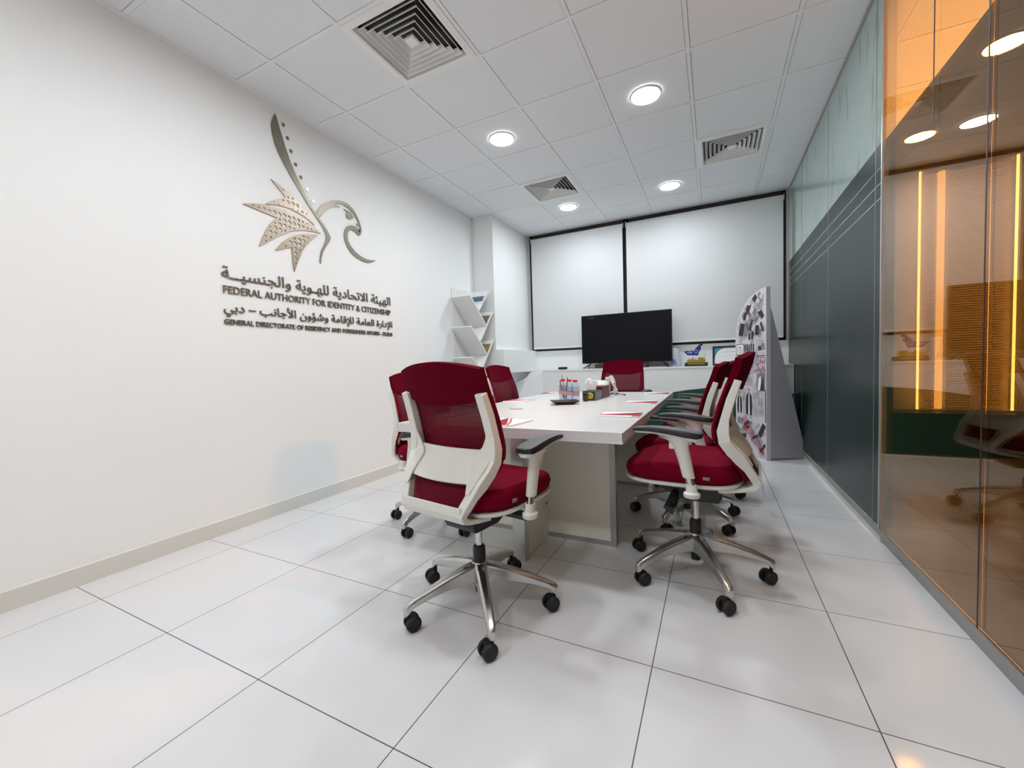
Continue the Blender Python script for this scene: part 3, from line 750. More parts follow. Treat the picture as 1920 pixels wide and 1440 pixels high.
# pen cup behind the bottles with its pens and pencil
bm = bmesh.new(); rg = lambda r, z: [(r*math.cos(2*PI*k/24), r*math.sin(2*PI*k/24), z) for k in range(24)]
loft(bm, [rg(0.036, 0.004), rg(0.040, 0.0), rg(0.041, 0.105), rg(0.037, 0.105), rg(0.036, 0.004)], cap=False, closed=False)
prism(bm, [(p[0], p[1]) for p in rg(0.037, 0)], lambda u, v, w_: (u, v, w_), 0.0, 0.004)
tag(obj('pen_cup', bm, 'acrylic', smooth=True, loc=(-1.150, 3.330, LZ)), 'clear pen cup hidden behind the water bottles', 'pen cup')
def pen(p0, p1, m, label, cat, r=0.0042):
    d = Vector(p1)-Vector(p0); L = d.length
    t = thing(cat, label, cat, p0); t.rotation_mode = 'QUATERNION'; t.rotation_quaternion = Vector((0, 0, 1)).rotation_difference(d)
    bm = bmesh.new(); lathe(bm, [(r*0.8, 0), (r, 0.004), (r, L-0.018), (r*0.3, L-0.004)], n=6 if cat == 'pencil' else 12); obj('barrel', bm, m, t)
    bm = bmesh.new(); lathe(bm, [(r*0.34, L-0.0045), (r*0.1, L)], n=8); obj('tip', bm, 'black', t)
    return t
pen((-1.150, 3.330, LZ+0.006), (-1.160, 3.300, LZ+0.215), 'wood', 'orange wooden pencil sticking up out of the pen cup', 'pencil')
pen((-1.140, 3.335, LZ+0.006), (-1.118, 3.318, LZ+0.195), 'purple', 'violet pen sticking up out of the pen cup right of the pencil', 'pen')
pen((-1.160, 3.335, LZ+0.006), (-1.188, 3.315, LZ+0.168), 'maroon', 'dark red pen leaning left out of the pen cup', 'pen')

# shallow dark sweet dish in front of the bottles
t = thing('sweet_dish', 'shallow dark brown dish with folded corners in front of the water bottles', 'dish', (-1.010, 2.915, LZ), 0.45)
bm = bmesh.new()
ring = lambda a, b, z: [(a, b, z), (-a, b, z), (-a, -b, z), (a, -b, z)]
loft(bm, [ring(0.060, 0.050, 0.0), ring(0.105, 0.082, 0.026), ring(0.101, 0.078, 0.027), ring(0.058, 0.047, 0.005)]); obj('dish', bm, mat('dark_brown_dish', (0.03, 0.018, 0.018), 0.35), t)
bm = bmesh.new()
for k in range(7):
    a = k*0.9; lathe(bm, [(0.004, 0.0), (0.011, 0.004), (0.012, 0.010), (0.005, 0.014)], c=(0.036*math.cos(a)*(0.4+k*0.1), 0.03*math.sin(a)*(0.5+0.08*k), 0.005), n=10)
sw = obj('sweets', bm, mat('wrapped_sweet', (0.10, 0.07, 0.06), 0.3, noise=(60, (0.4, 0.3, 0.25))), t, smooth=True); sw['kind'] = 'stuff'

# dark jar, tea box, tissue box, paper
t = thing('square_jar', 'small square dark jar with black lid beside the right water bottle', 'jar', (-0.913, 3.150, LZ), 0.1)
obj('jar_body', B(-0.017, 0.017, -0.017, 0.017, 0, 0.048), mat('dark_jar', (0.06, 0.05, 0.035), 0.25), t, bevel=0.003)
obj('lid', B(-0.018, 0.018, -0.018, 0.018, 0.0485, 0.066), 'black', t, bevel=0.002)
t = thing('tissue_box', 'dark green tissue box with a round yellow emblem and a white tissue standing out', 'tissue box', (-0.880, 3.305, LZ), -0.03)
obj('carton', B(-0.075, 0.030, -0.095, 0.105, 0, 0.076), 'teabox', t, bevel=0.001)
bm = bmesh.new(); NR = 9
gr = [[bm.verts.new((-0.072+0.082*k/NR+0.012*i/NR*(1 if k > 4 else -0.6), 0.0+0.016*math.sin(k*1.7+i*0.8)*(i/NR), 0.0765+(0.100-0.004*abs(k-3)+0.006*math.sin(k*2.1))*i/NR)) for k in range(NR+1)] for i in range(NR+1)]
for i in range(NR):
    for k in range(NR): bm.faces.new((gr[i][k], gr[i][k+1], gr[i+1][k+1], gr[i+1][k]))
ts = obj('tissue', bm, 'paper', t, smooth=True); sd = ts.modifiers.new('thickness', 'SOLIDIFY'); sd.thickness = 0.0012
obj('side_panel', B(0.0302, 0.0308, -0.088, 0.098, 0.006, 0.070), 'teaside', t)
bm = bmesh.new(); prism(bm, [(0.026*math.cos(2*PI*k/32), 0.026*math.sin(2*PI*k/32)) for k in range(32)], lambda u, v, w_: (u-0.012, w_, v+0.040), -0.0958, -0.0952)
em = obj('round_emblem', bm, 'yellow', t)
bm = bmesh.new()
for u in (-0.012, -0.003, 0.007): box(bm, -0.012+u-0.002, -0.012+u+0.002, -0.0962, -0.0958, 0.036, 0.054)
prism(bm, [(0.018*math.cos(PI+PI*k/10), 0.018*math.sin(PI+PI*k/10)) for k in range(11)] + [(0.014*math.cos(PI+PI*k/10), 0.014*math.sin(PI+PI*k/10)) for k in range(10, -1, -1)], lambda u, v, w_: (u-0.012, w_, v+0.040), -0.0962, -0.0958)
obj('emblem_marks', bm, 'teabox', em)
t = thing('tissue_box', 'maroon leather tissue box beside the telephone', 'tissue box', (-0.905, 3.545, LZ), -0.03)
obj('box_body', B(-0.060, 0.060, -0.115, 0.115, 0, 0.100), 'maroon', t, bevel=0.003)
obj('slot', B(-0.012, 0.012, -0.06, 0.06, 0.1002, 0.1012), 'black', t)
# desk telephone
t = thing('desk_telephone', 'beige desk telephone with its handset leaning on the right side, beside the maroon tissue box', 'telephone', (-0.960, 3.860, LZ), 0.0)
bm = bmesh.new(); prism(bm, [(-0.09, 0.0), (0.11, 0.0), (0.11, 0.018), (0.06, 0.080), (-0.075, 0.135), (-0.09, 0.130)], lambda u, v, w_: (w_, -u*0.6, v), -0.13, 0.07)
obj('base', bm, 'phone', t, bevel=0.004)
bm = bmesh.new(); tube(bm, [(0.148, -0.06, 0.010), (0.140, -0.05, 0.050), (0.122, -0.03, 0.105), (0.100, -0.01, 0.150), (0.086, 0.0, 0.172)], [0.016, 0.019, 0.019, 0.021, 0.018], flat=(1.1, 0.95))
lathe(bm, [(0.018, -0.034), (0.027, -0.028), (0.029, -0.004), (0.022, 0.006)], c=(0.066, -0.012, 0.160), n=20); obj('handset', bm, 'phone', t, smooth=True)
obj('display', B(-0.10, 0.0, 0.046, 0.0545, 0.100, 0.1335), 'greybox', t)
bm = bmesh.new(); tube(bm, [(0.02+0.02*math.cos(a)*0.6, 0.055+0.004*a, 0.13+0.018*math.sin(a*1.0)) for a in [0.5*k for k in range(14)]], 0.003, n=6); obj('cord', bm, 'black', t, smooth=True)

# glasses and small oval clip on the table
t = thing('eyeglasses', 'folded dark spectacles lying beside the maroon tissue box', 'glasses', (-0.800, 3.735, LZ), -0.25)
bm = bmesh.new()
for s in (-1, 1): tube(bm, [(-0.035+s*0.030+0.024*math.cos(a), 0.0, 0.021+0.018*math.sin(a)) for a in [2*PI*k/20 for k in range(21)]], 0.0022, n=6)
tube(bm, [(-0.044, 0, 0.026), (-0.026, 0, 0.026)], 0.002, n=6); obj('rims', bm, 'dark', t, smooth=True)
bm = bmesh.new(); tube(bm, [(-0.09, 0.004, 0.024), (-0.02, 0.012, 0.020), (0.05, 0.016, 0.012), (0.085, 0.018, 0.006)], [0.002, 0.0025, 0.003, 0.006], n=8)
tube(bm, [(0.02, 0.004, 0.024), (-0.05, 0.022, 0.016), (-0.09, 0.024, 0.006)], [0.002, 0.0025, 0.004], n=8); obj('temple', bm, 'dark', t, smooth=True)
t = thing('oval_clip', 'small beige oval clip lying alone on the near left of the table', 'clip', (-1.225, 2.520, LZ), 0.1)
bm = bmesh.new(); tube(bm, [(0.045*math.cos(a), 0.018*math.sin(a), 0.005) for a in [2*PI*k/24 for k in range(25)]], 0.0045, n=8); obj('loop', bm, 'phone', t, smooth=True)

# ================================================================== CABINET AND THINGS ON IT
KX0, KX1, KY, KZ = -2.235, XR-0.006, 5.50, 0.975
t = thing('low_cabinet', 'long low white cabinet below the window with a dark green wave on its front', 'cabinet', (KX0, KY, 0))
obj('body', B(0, KX1-KX0, 0.006, YB-0.045-KY, 0.0, KZ-0.022), 'cabinet', t)
obj('worktop', B(0, KX1-KX0, 0.0, YB-0.045-KY, KZ-0.0215, KZ), 'cabinet', t, bevel=0.002)
bm = bmesh.new()
wave = [(-2.2, 0.30), (-1.6, 0.40), (-1.1, 0.52), (-0.75, 0.600), (-0.60, 0.628), (-0.46, 0.655), (-0.30, 0.682), (-0.10, 0.704), (0.06, 0.716), (0.21, 0.712), (0.45, 0.69), (KX1-0.004, 0.64)]
prism(bm, [(x-KX0, z) for x, z in wave] + [(KX1-0.004-KX0, 0.012), (-2.2-KX0, 0.012)], lambda u, v, w_: (u, w_, v), 0.0025, 0.0058)
obj('green_wave', bm, 'green', t)

t = thing('television', 'large black flat television standing on the white cabinet', 'television', (-1.072, 5.640, KZ+0.0005))
obj('screen', B(-0.588, 0.588, -0.0205, -0.012, 0.082, 0.734), 'screen', t)
bm = bmesh.new(); box(bm, -0.597, 0.597, -0.018, 0.022, 0.072, 0.742); box(bm, -0.40, 0.40, 0.022, 0.055, 0.10, 0.48); obj('housing', bm, 'black', t, bevel=0.002)
for s in (-1, 1):
    bm = bmesh.new(); tube(bm, [(s*0.470, 0.0, 0.078), (s*0.500, -0.03, 0.045), (s*0.550, -0.118, 0.0085)], 0.0075, n=8); tube(bm, [(s*0.470, 0.0, 0.078), (s*0.515, 0.04, 0.045), (s*0.540, 0.10, 0.0085)], 0.0075, n=8)
    obj('stand_foot', bm, 'black', t, smooth=True)
bm = bmesh.new(); lathe(bm, [(0.002, -0.003), (0.006, 0.0), (0.006, 0.004)], c=(-0.375, -0.016, 0.070), ax='y', n=12); obj('power_light', bm, 'redled', t)
bm = bmesh.new(); lathe(bm, [(0.012, -0.012), (0.018, -0.006), (0.018, 0.0)], c=(-0.43, -0.022, 0.700), ax='y', n=16); box(bm, -0.49, -0.43, -0.026, -0.0208, 0.688, 0.712)
obj('sensor_smudge', bm, mat('dark_brown_plastic', (0.012, 0.004, 0.005), 0.5), t, smooth=True)  # small dark brown shape standing in for a reflection on the screen
tag(obj('media_box', B(-0.50, 0.22, -0.055, 0.055, 0, 0.062), 'greybox', bevel=0.004, loc=(-1.02, 5.80, KZ+0.0005)), 'long flat grey box on the cabinet under the television', 'box')
t = thing('speaker_puck', 'small flat black round speaker on the left end of the white cabinet', 'speaker', (-1.945, 5.575, KZ+0.0005))
bm = bmesh.new(); lathe(bm, [(0.050, 0.0), (0.068, 0.010), (0.070, 0.020), (0.062, 0.032)], n=32); obj('body', bm, 'dark', t, smooth=True)
bm = bmesh.new(); lathe(bm, [(0.058, 0.0322), (0.052, 0.036)], n=32); obj('grille', bm, 'black', t, smooth=True)
# papers and the plastic bag right of the television
t = thing('magazine_stack', 'blue and white magazines lying flat on the cabinet beside the plastic bag', 'magazines', (-0.655, 5.845-0.03, KZ+0.0005), 0.0)
obj('lower_magazine', B(-0.12, 0.10, -0.075, 0.07, 0, 0.010), 'paper', t); obj('upper_magazine', B(-0.10, 0.095, -0.07, 0.066, 0.0105, 0.022), 'bagblue', t)
obj('cover_print', B(-0.10, -0.04, -0.07, 0.066, 0.0222, 0.0228), 'paper', t)
t = thing('plastic_bag', 'crumpled white plastic bag with blue print leaning behind the television', 'bag', (-0.455, 5.790, KZ+0.0005))
bm = bmesh.new(); rings = []
for k, (rx, ry, z) in enumerate(((0.065, 0.05, 0.0), (0.080, 0.062, 0.012), (0.074, 0.055, 0.07), (0.060, 0.045, 0.13), (0.056, 0.038, 0.19), (0.046, 0.024, 0.225), (0.025, 0.010, 0.236))):
    rings.append([((rx+random.uniform(-.008, .008))*math.cos(2*PI*j/18), (ry+random.uniform(-.008, .008))*math.sin(2*PI*j/18), z+(random.uniform(-.006, .006) if k else 0)) for j in range(18)])
loft(bm, rings); obj('bag_body', bm, 'bag', t, smooth=True)
bm = bmesh.new(); prism(bm, [(-0.045, 0.03), (0.03, 0.02), (0.01, 0.085), (-0.03, 0.11)], lambda u, v, w_: (u, -0.071+v*0.12+w_, v), 0.0, 0.0012); obj('blue_print', bm, 'bagblue', t)

# map-shaped trophy
t = thing('trophy', 'trophy with a navy blue map shape over a gold skyline on a black plinth', 'trophy', (-0.195, 5.620, KZ+0.0005))
obj('plinth', B(-0.132, 0.132, -0.045, 0.045, 0, 0.045), 'black', t, bevel=0.002)
bm = bmesh.new()
for (a, b) in ((-0.098, 0.100),): box(bm, a, b, -0.0462, -0.0456, 0.024, 0.036)
obj('plate', bm, 'gold', t)
bm = bmesh.new()
sky = [(-0.112, 0), (-0.112, 0.012), (-0.095, 0.040), (-0.075, 0.052), (-0.070, 0.030), (-0.066, 0.056), (-0.058, 0.034), (-0.046, 0.066), (-0.038, 0.072), (-0.030, 0.064), (-0.028, 0.036), (-0.006, 0.050), (0.004, 0.034), (0.016, 0.036), (0.022, 0.060), (0.036, 0.068), (0.085, 0.066), (0.096, 0.050), (0.100, 0)]
prism(bm, sky, lambda u, v, w_: (u, w_, 0.0455+v*0.92), -0.022, 0.010)
sk = obj('gold_skyline', bm, 'gold', t)
bm = bmesh.new()
for x, h in ((-0.085, 0.030), (-0.05, 0.050), (-0.036, 0.055), (-0.012, 0.034), (0.03, 0.045), (0.05, 0.050), (0.07, 0.046)):
    prism(bm, [(x-0.008, 0), (x+0.008, 0), (x+0.006, h*0.8), (x, h), (x-0.006, h*0.8)], lambda u, v, w_: (u, w_, 0.0455+v), -0.034, -0.0222)
lathe(bm, [(0.003, 0.0455), (0.0016, 0.11), (0.0008, 0.165)], c=(0.100, -0.012, 0), n=8)
obj('gold_towers', bm, 'gold', sk)
bm = bmesh.new()
mp = [(-0.150, 0.200), (-0.146, 0.190), (-0.128, 0.186), (-0.112, 0.200), (-0.095, 0.192), (-0.060, 0.196), (-0.035, 0.195), (-0.022, 0.203), (-0.005, 0.225), (0.018, 0.250), (0.045, 0.275), (0.058, 0.290), (0.072, 0.288), (0.076, 0.262), (0.066, 0.250), (0.056, 0.252), (0.054, 0.228), (0.060, 0.210), (0.050, 0.205), (0.040, 0.190), (0.032, 0.170), (0.022, 0.134), (-0.100, 0.140), (-0.118, 0.160), (-0.136, 0.180)]
prism(bm, mp, lambda u, v, w_: (u, w_, v), -0.004, 0.004); mo = obj('blue_map', bm, 'navy', t)
bm = bmesh.new(); prism(bm, [(0.026*math.cos(2*PI*k/28), 0.026*math.sin(2*PI*k/28)) for k in range(28)], lambda u, v, w_: (u-0.002, w_, v+0.185), -0.0052, -0.0042)
prism(bm, [(-0.116, 0.175), (-0.095, 0.165), (-0.062, 0.156), (-0.048, 0.160), (-0.04, 0.180), (-0.072, 0.187)], lambda u, v, w_: (u, w_, v), -0.0052, -0.0042); obj('map_marks', bm, 'lightblue', mo)
bm = bmesh.new(); prism(bm, [(0.014*math.cos(2*PI*k/20), 0.014*math.sin(2*PI*k/20)) for k in range(20)], lambda u, v, w_: (u-0.002, w_, v+0.185), -0.0058, -0.0053); obj('map_disc', bm, 'navy', mo)
bm = bmesh.new(); box(bm, -0.004, 0.004, 0.003, 0.009, 0.0455, 0.15); prism(bm, [(-0.10, 0.045), (0.108, 0.045), (0.122, 0.20), (0.095, 0.29), (0.0, 0.245), (-0.14, 0.205)], lambda u, v, w_: (u, w_, v), 0.011, 0.017); obj('clear_block', bm, 'acrylic', t)

# framed certificate leaning on the wall
t = thing('framed_certificate', 'black framed certificate with a teal corner leaning on the wall behind the trophy', 'picture frame', (0.175, 5.800, KZ+0.0005)); t.rotation_euler = (-0.10, 0, 0)
W2, HF = 0.185, 0.245
bm = bmesh.new()
for a in ((-W2, W2, 0, 0.022), (-W2, W2, HF-0.022, HF), (-W2, -W2+0.022, 0.022, HF-0.022), (W2-0.022, W2, 0.022, HF-0.022)): box(bm, a[0], a[1], -0.008, 0.010, a[2], a[3])
obj('frame', bm, 'dark', t, bevel=0.002)
obj('certificate', B(-W2+0.021, W2-0.021, 0.0, 0.004, 0.021, HF-0.021), 'paper', t)
arc = [(-W2+0.024+0.13*(1-math.cos(a)), 0.07+0.150*math.sin(a)) for a in [PI/2*k/12 for k in range(13)]]
bm = bmesh.new(); prism(bm, [(-W2+0.0225, HF-0.0225)] + [(-W2+0.0225, 0.07)] + arc, lambda u, v, w_: (u, w_, v), -0.0012, -0.0002); obj('teal_corner', bm, 'teal', t)
bm = bmesh.new()
for z, x0, x1, th in ((0.165, -0.06, 0.09, 0.004), (0.118, -0.075, 0.10, 0.003), (0.085, -0.03, 0.06, 0.002), (0.045, -0.11, -0.07, 0.003), (0.052, 0.0, 0.03, 0.003)):
    box(bm, x0, x1, -0.0009, -0.0002, z, z+th)
obj('small_print', bm, 'inkmid', t)

# ================================================================== LEAFLET RACK ON THE LEFT WALL
RX0, RX1 = XL+0.001, -2.612
t = thing('leaflet_rack', 'white zigzag leaflet rack on the left wall next to the column', 'rack', (RX0, 4.45, 0))
RL = lambda u, v, w_: (w_-RX0, u-4.45, v)
bm = bmesh.new(); prism(bm, [(4.225, 0.0), (4.745, 0.0), (4.745, 2.05), (4.235, 2.03)], RL, RX0, RX0+0.014); obj('back_board', bm, 'cabinet', t)
def slab(a, b, th=0.016):
    d = (Vector(b)-Vector(a)).normalized(); n = Vector((-d.y, d.x))*th/2; a, b = Vector(a), Vector(b)
    return [tuple(a+n), tuple(b+n), tuple(b-n), tuple(a-n)]
for k in range(5):
    dz = -0.372*k
    bm = bmesh.new(); prism(bm, slab((4.205, 1.915+dz), (4.580, 1.572+dz)), RL, RX0+0.0145, RX1); obj('shelf_board', bm, 'cabinet', t)
    hi = (4.760, 1.770+dz) if k else (4.760, 1.770)
    bm = bmesh.new(); prism(bm, slab(hi, (4.415, 1.372+dz)) if True else None, RL, RX0+0.0145, RX1); obj('shelf_board', bm, 'cabinet', t)
bm = bmesh.new(); prism(bm, slab((4.665, 2.035), (4.395, 1.742)), RL, RX0+0.0145, RX1); obj('shelf_board', bm, 'cabinet', t)
bm = bmesh.new(); box(bm, 0.0, 0.29, -0.22, 0.28, 0.0, 0.03); obj('foot_board', bm, 'cabinet', t)
def booklet(a, b, m, label, x0=RX0+0.05, x1=RX1-0.008, th=0.010):
    t = thing('booklet', label, 'booklet', (x0, a[0], a[1]), 0, 'booklets in the wall rack')
    fn = lambda u, v, w_: (w_-x0, u-a[0], v-a[1])
    bm = bmesh.new(); prism(bm, slab(a, b, th), fn, x0, x1); obj('cover', bm, m, t)
    bm = bmesh.new(); prism(bm, slab((a[0]+0.004, a[1]+0.004), (b[0]-0.003, b[1]-0.003), th*0.6), fn, x1+0.0002, x1+0.001); obj('page_edges', bm, 'paper', t)
# each booklet leans in the V between a left board and a right board
def in_v(k, off, frac0, frac1, m, label):
    dz = -0.372*k
    A, Bp = Vector((4.415, 1.372+0.372+dz)), Vector((4.760, 1.770+0.372+dz)) if k else Vector((4.665, 2.035))
    if k == 0: A = Vector((4.395, 1.742))
    d = (Bp-A).normalized(); n = Vector((-d.y, d.x)); L = (Bp-A).length
    return (tuple(A+d*L*frac0+n*off), tuple(A+d*L*frac1+n*off), m, label)
for a in (in_v(0, 0.022, 0.47, 0.66, 'bluepic', 'blue covered booklet in the top pocket of the rack'),
          in_v(1, 0.018, 0.56, 0.84, 'brownpic', 'brown covered booklet in the second pocket of the rack'),
          in_v(2, 0.018, 0.56, 0.84, 'darkpic', 'black and yellow booklet in the third pocket of the rack'),
          in_v(3, 0.018, 0.56, 0.72, 'pinkpic', 'magenta booklet in the lowest visible pocket of the rack')): booklet(*a)

# ================================================================== NEWSPAPER DISPLAY STAND
Bx, By = 0.478, 4.835
dv = Vector((-0.476, 0.880, 0)).normalized(); nv = Vector((0.880, 0.476, 0)).normalized()    # along the board to the left; away from the camera
t = thing('display_stand', 'tall quarter-round board printed with newspaper pages, grey side support', 'display stand', (Bx, By, 0))
def SB(u, v, w_): p = dv*u + nv*w_; return (p.x, p.y, v)
WB, HB0, HB1 = 0.530, 1.27, 1.765
outline = [(0, 0.0), (WB, 0.0), (WB, HB0)] + [(WB*math.cos(a), HB0+(HB1-HB0)*math.sin(a)) for a in [PI/2*k/18 for k in range(1, 19)]]
bm = bmesh.new(); prism(bm, outline, SB, 0.0, 0.030); obj('board', bm, 'newsprint', t)
bm = bmesh.new(); prism(bm, [(-0.0015, 0.0), (0.0, 0.0), (0.0, HB1), (-0.0015, HB1)], SB, 0.0, 0.045); obj('board_edge', bm, 'boardedge', t)
for u0, nm in ((0.0, 0), (WB-0.03, 1)):
    bm = bmesh.new()
    fn = lambda u, v, w_: SB(w_, v, u)
    prism(bm, [(0.031, 0.0), (0.430, 0.0), (0.060, 1.52), (0.031, 1.60)] if nm == 0 else [(0.031, 0), (0.40, 0), (0.05, 1.2), (0.031, 1.2)], fn, u0, u0+0.028)
    obj('side_support', bm, 'greyboard', t)
bm = bmesh.new(); prism(bm, [(0.0, 0.0), (WB, 0.0), (WB, 0.02), (0, 0.02)], SB, 0.031, 0.40); obj('base_board', bm, 'greyboard', t)
# printed pages: blocks of text, pictures, headings, standing figures; u runs from the right edge to the left
def inside(u, v):
    if not (0.004 < u < WB-0.004 and v > 0.01): return False
    return v < HB0 or (u/WB)**2 + ((v-HB0)/(HB1-HB0))**2 < 0.97
D = {'ink': bmesh.new(), 'inkgrey': bmesh.new(), 'inkmid': bmesh.new(), 'inkred': bmesh.new(), 'paper': bmesh.new()}
LAY = {'paper': 0.0006, 'inkmid': 0.0009, 'inkgrey': 0.0012, 'ink': 0.0016, 'inkred': 0.0018}
def pr(kind, pts):
    if all(inside(*p) for p in pts): prism(D[kind], pts, SB, -LAY[kind], -LAY[kind]+0.0003)
def rot_rect(c, w_, h_, a):
    ca, sa = math.cos(a), math.sin(a)
    return [(c[0]+x*ca-y*sa, c[1]+x*sa+y*ca) for x, y in ((-w_/2, -h_/2), (w_/2, -h_/2), (w_/2, h_/2), (-w_/2, h_/2))]
def lines(c, w_, h_, a, n, kind='inkgrey'):
    ca, sa = math.cos(a), math.sin(a)
    for k in range(n):
        y = h_/2 - (k+0.5)*h_/n; ww = w_*random.uniform(0.82, 1.0)
        pr(kind, rot_rect((c[0]-y*sa, c[1]+y*ca), ww, h_/n*0.42, a))
def figure(c, h_, dark='ink'):
    """small printed standing figure in a long cloak"""
    x, y = c
    pr(dark, [(x-0.17*h_, y+0.02*h_), (x-0.03*h_, y), (x+0.04*h_, y), (x+0.17*h_, y+0.03*h_), (x+0.19*h_, y+0.35*h_), (x+0.16*h_, y+0.70*h_), (x+0.05*h_, y+0.82*h_), (x-0.05*h_, y+0.82*h_), (x-0.16*h_, y+0.70*h_), (x-0.19*h_, y+0.35*h_)])
    prism(D['paper'], [(x-0.055*h_, y+0.02*h_), (x+0.035*h_, y+0.02*h_), (x+0.015*h_, y+0.80*h_), (x-0.025*h_, y+0.80*h_)], SB, -0.0021, -0.0018)
    pr('inkgrey', [(x+0.05*h_*math.cos(q), y+0.92*h_+0.07*h_*math.sin(q)) for q in [2*PI*k/12 for k in range(12)]])
# slanted pages of the arch (u small = right)
for c, w_, h_, a, n in (((0.22, 1.46), 0.26, 0.13, -0.70, 10), ((0.09, 1.60), 0.10, 0.09, -0.75, 6), ((0.33, 1.56), 0.14, 0.07, -0.70, 5), ((0.40, 1.31), 0.14, 0.10, -0.70, 6), ((0.16, 1.33), 0.10, 0.10, -0.6, 6), ((0.46, 1.42), 0.08, 0.10, -0.7, 5)): lines(c, w_, h_, a, n)
for c, w_, h_, a, k in (((0.07, 1.50), 0.05, 0.085, -0.55, 'ink'), ((0.30, 1.58), 0.045, 0.09, 0.35, 'ink'), ((0.35, 1.51), 0.05, 0.08, 0.40, 'ink'), ((0.18, 1.68), 0.07, 0.06, -0.7, 'ink'), ((0.11, 1.71), 0.05, 0.035, -0.7, 'inkgrey'), ((0.41, 1.37), 0.08, 0.14, 0.30, 'ink'), ((0.33, 1.36), 0.09, 0.13, 0.30, 'inkgrey'), ((0.145, 1.345), 0.055, 0.10, 0.1, 'ink'), ((0.27, 1.285), 0.035, 0.07, 0.15, 'ink'), ((0.22, 1.295), 0.035, 0.08, 0.15, 'ink'), ((0.05, 1.66), 0.03, 0.07, 0.1, 'inkmid'), ((0.13, 1.58), 0.07, 0.06, -0.6, 'inkmid')): pr(k, rot_rect(c, w_, h_, a))
# masthead row
pr('ink', rot_rect((0.44, 1.150), 0.135, 0.125, 0)); prism(D['paper'], rot_rect((0.44, 1.152), 0.118, 0.108, 0), SB, -0.0021, -0.0018)
prism(D['ink'], [(0.44+0.040*math.cos(2*PI*k/20), 1.150+0.040*math.sin(2*PI*k/20)) for k in range(20)], SB, -0.0024, -0.0021)
prism(D['paper'], [(0.44+0.034*math.cos(2*PI*k/20), 1.150+0.034*math.sin(2*PI*k/20)) for k in range(20)], SB, -0.0027, -0.0024); prism(D['ink'], rot_rect((0.44, 1.155), 0.012, 0.05, 0), SB, -0.0030, -0.0027)
for k in range(5): pr('ink', rot_rect((0.205+0.036*k, 1.165+0.006*(k % 2)), 0.022, 0.075, 0.05*(-1)**k))
pr('ink', rot_rect((0.275, 1.108), 0.185, 0.012, 0)); pr('ink', rot_rect((0.10, 1.155), 0.05, 0.045, 0)); lines((0.045, 1.17), 0.06, 0.07, 0, 4, 'ink')
pr('ink', rot_rect((0.085, 1.075), 0.15, 0.008, 0)); pr('ink', rot_rect((0.085, 1.055), 0.15, 0.004, 0))
# fill the free paper with small columns and pictures
rr = random.Random(3)
for k in range(150):
    c = (rr.uniform(0.02, WB-0.02), rr.uniform(0.03, HB1-0.03)); mid = 0.40 < c[1] < 1.25
    a = 0.0 if mid else (-0.68 if c[1] > 1.25 else 0.9); wd, hh = rr.uniform(0.03, 0.085), rr.uniform(0.04, 0.10)
    q = rr.random()
    if q < 0.62: lines(c, wd, hh, a, max(3, int(hh/0.011)), rr.choice(['inkmid', 'inkmid', 'inkgrey']))
    elif q < 0.80: pr('inkmid', rot_rect(c, wd*0.8, hh, a))
    elif not mid: pr('inkgrey', rot_rect(c, wd*0.6, hh*0.8, a))
for k in range(16):
    c = (rr.uniform(0.05, WB-0.05), rr.uniform(1.30, 1.70) if k % 2 else rr.uniform(0.05, 0.36)); a = rr.choice([-0.68, 0.35]) if c[1] > 1 else 0.9
    pr('ink', rot_rect(c, rr.uniform(0.02, 0.045), rr.uniform(0.05, 0.11), a+0.3*rr.random())); lines((c[0]+0.03, c[1]-0.05), 0.09, 0.03, a, 2, 'inkred' if c[1] < 1 else 'ink')
# middle pages
lines((0.30, 0.96), 0.20, 0.17, 0, 8); pr('inkgrey', rot_rect((0.085, 0.800), 0.135, 0.185, 0)); pr('ink', [(0.03, 0.715), (0.095, 0.715), (0.075, 0.82), (0.045, 0.87)])
prism(D['paper'], [(0.10, 0.715), (0.135, 0.715), (0.115, 0.84), (0.085, 0.865), (0.08, 0.80)], SB, -0.0021, -0.0018)
lines((0.30, 0.805), 0.19, 0.10, 0, 5); lines((0.45, 0.75), 0.11, 0.16, 0, 10)
figure((0.285, 0.435), 0.30); figure((0.455, 0.445), 0.235)
for c in (0.375, 0.185, 0.125, 0.06): lines((c, 0.565), 0.052, 0.25, 0, 22, 'inkmid')
pr('ink', rot_rect((0.013, 0.56), 0.012, 0.34, 0))
# slanted pages at the foot
for c, w_, h_, a, n, k in (((0.30, 0.31), 0.30, 0.10, 0.9, 6, 'inkred'), ((0.17, 0.20), 0.24, 0.10, 0.95, 8, 'inkgrey'), ((0.10, 0.12), 0.18, 0.07, 0.95, 6, 'inkred'), ((0.44, 0.36), 0.12, 0.07, 0.2, 3, 'ink'), ((0.38, 0.14), 0.16, 0.14, 0.3, 9, 'inkmid')): lines(c, w_, h_, a, n, k)
for c, w_, h_, a, k in (((0.07, 0.30), 0.06, 0.15, 0.55, 'ink'), ((0.12, 0.245), 0.04, 0.12, 0.55, 'inkgrey'), ((0.42, 0.13), 0.05, 0.09, -0.2, 'ink'), ((0.05, 0.12), 0.03, 0.10, 0.6, 'ink'), ((0.30, 0.08), 0.08, 0.07, 0.4, 'inkgrey')): pr(k, rot_rect(c, w_, h_, a))
for k, nm in (('paper', 'print_white'), ('inkmid', 'print_columns'), ('inkgrey', 'print_text'), ('ink', 'print_pictures'), ('inkred', 'print_red_text')): 
    zones = {}
    for g in islands(D[k]):
        v = sum(q.co.z for q in g)/len(g); zones.setdefault(0 if v > 1.25 else 1 if v > 1.03 else 2 if v > 0.41 else 3, []).extend(g)
    for zn in sorted(zones): obj(nm, take(D[k], zones[zn]), k, t)
    D[k].free()
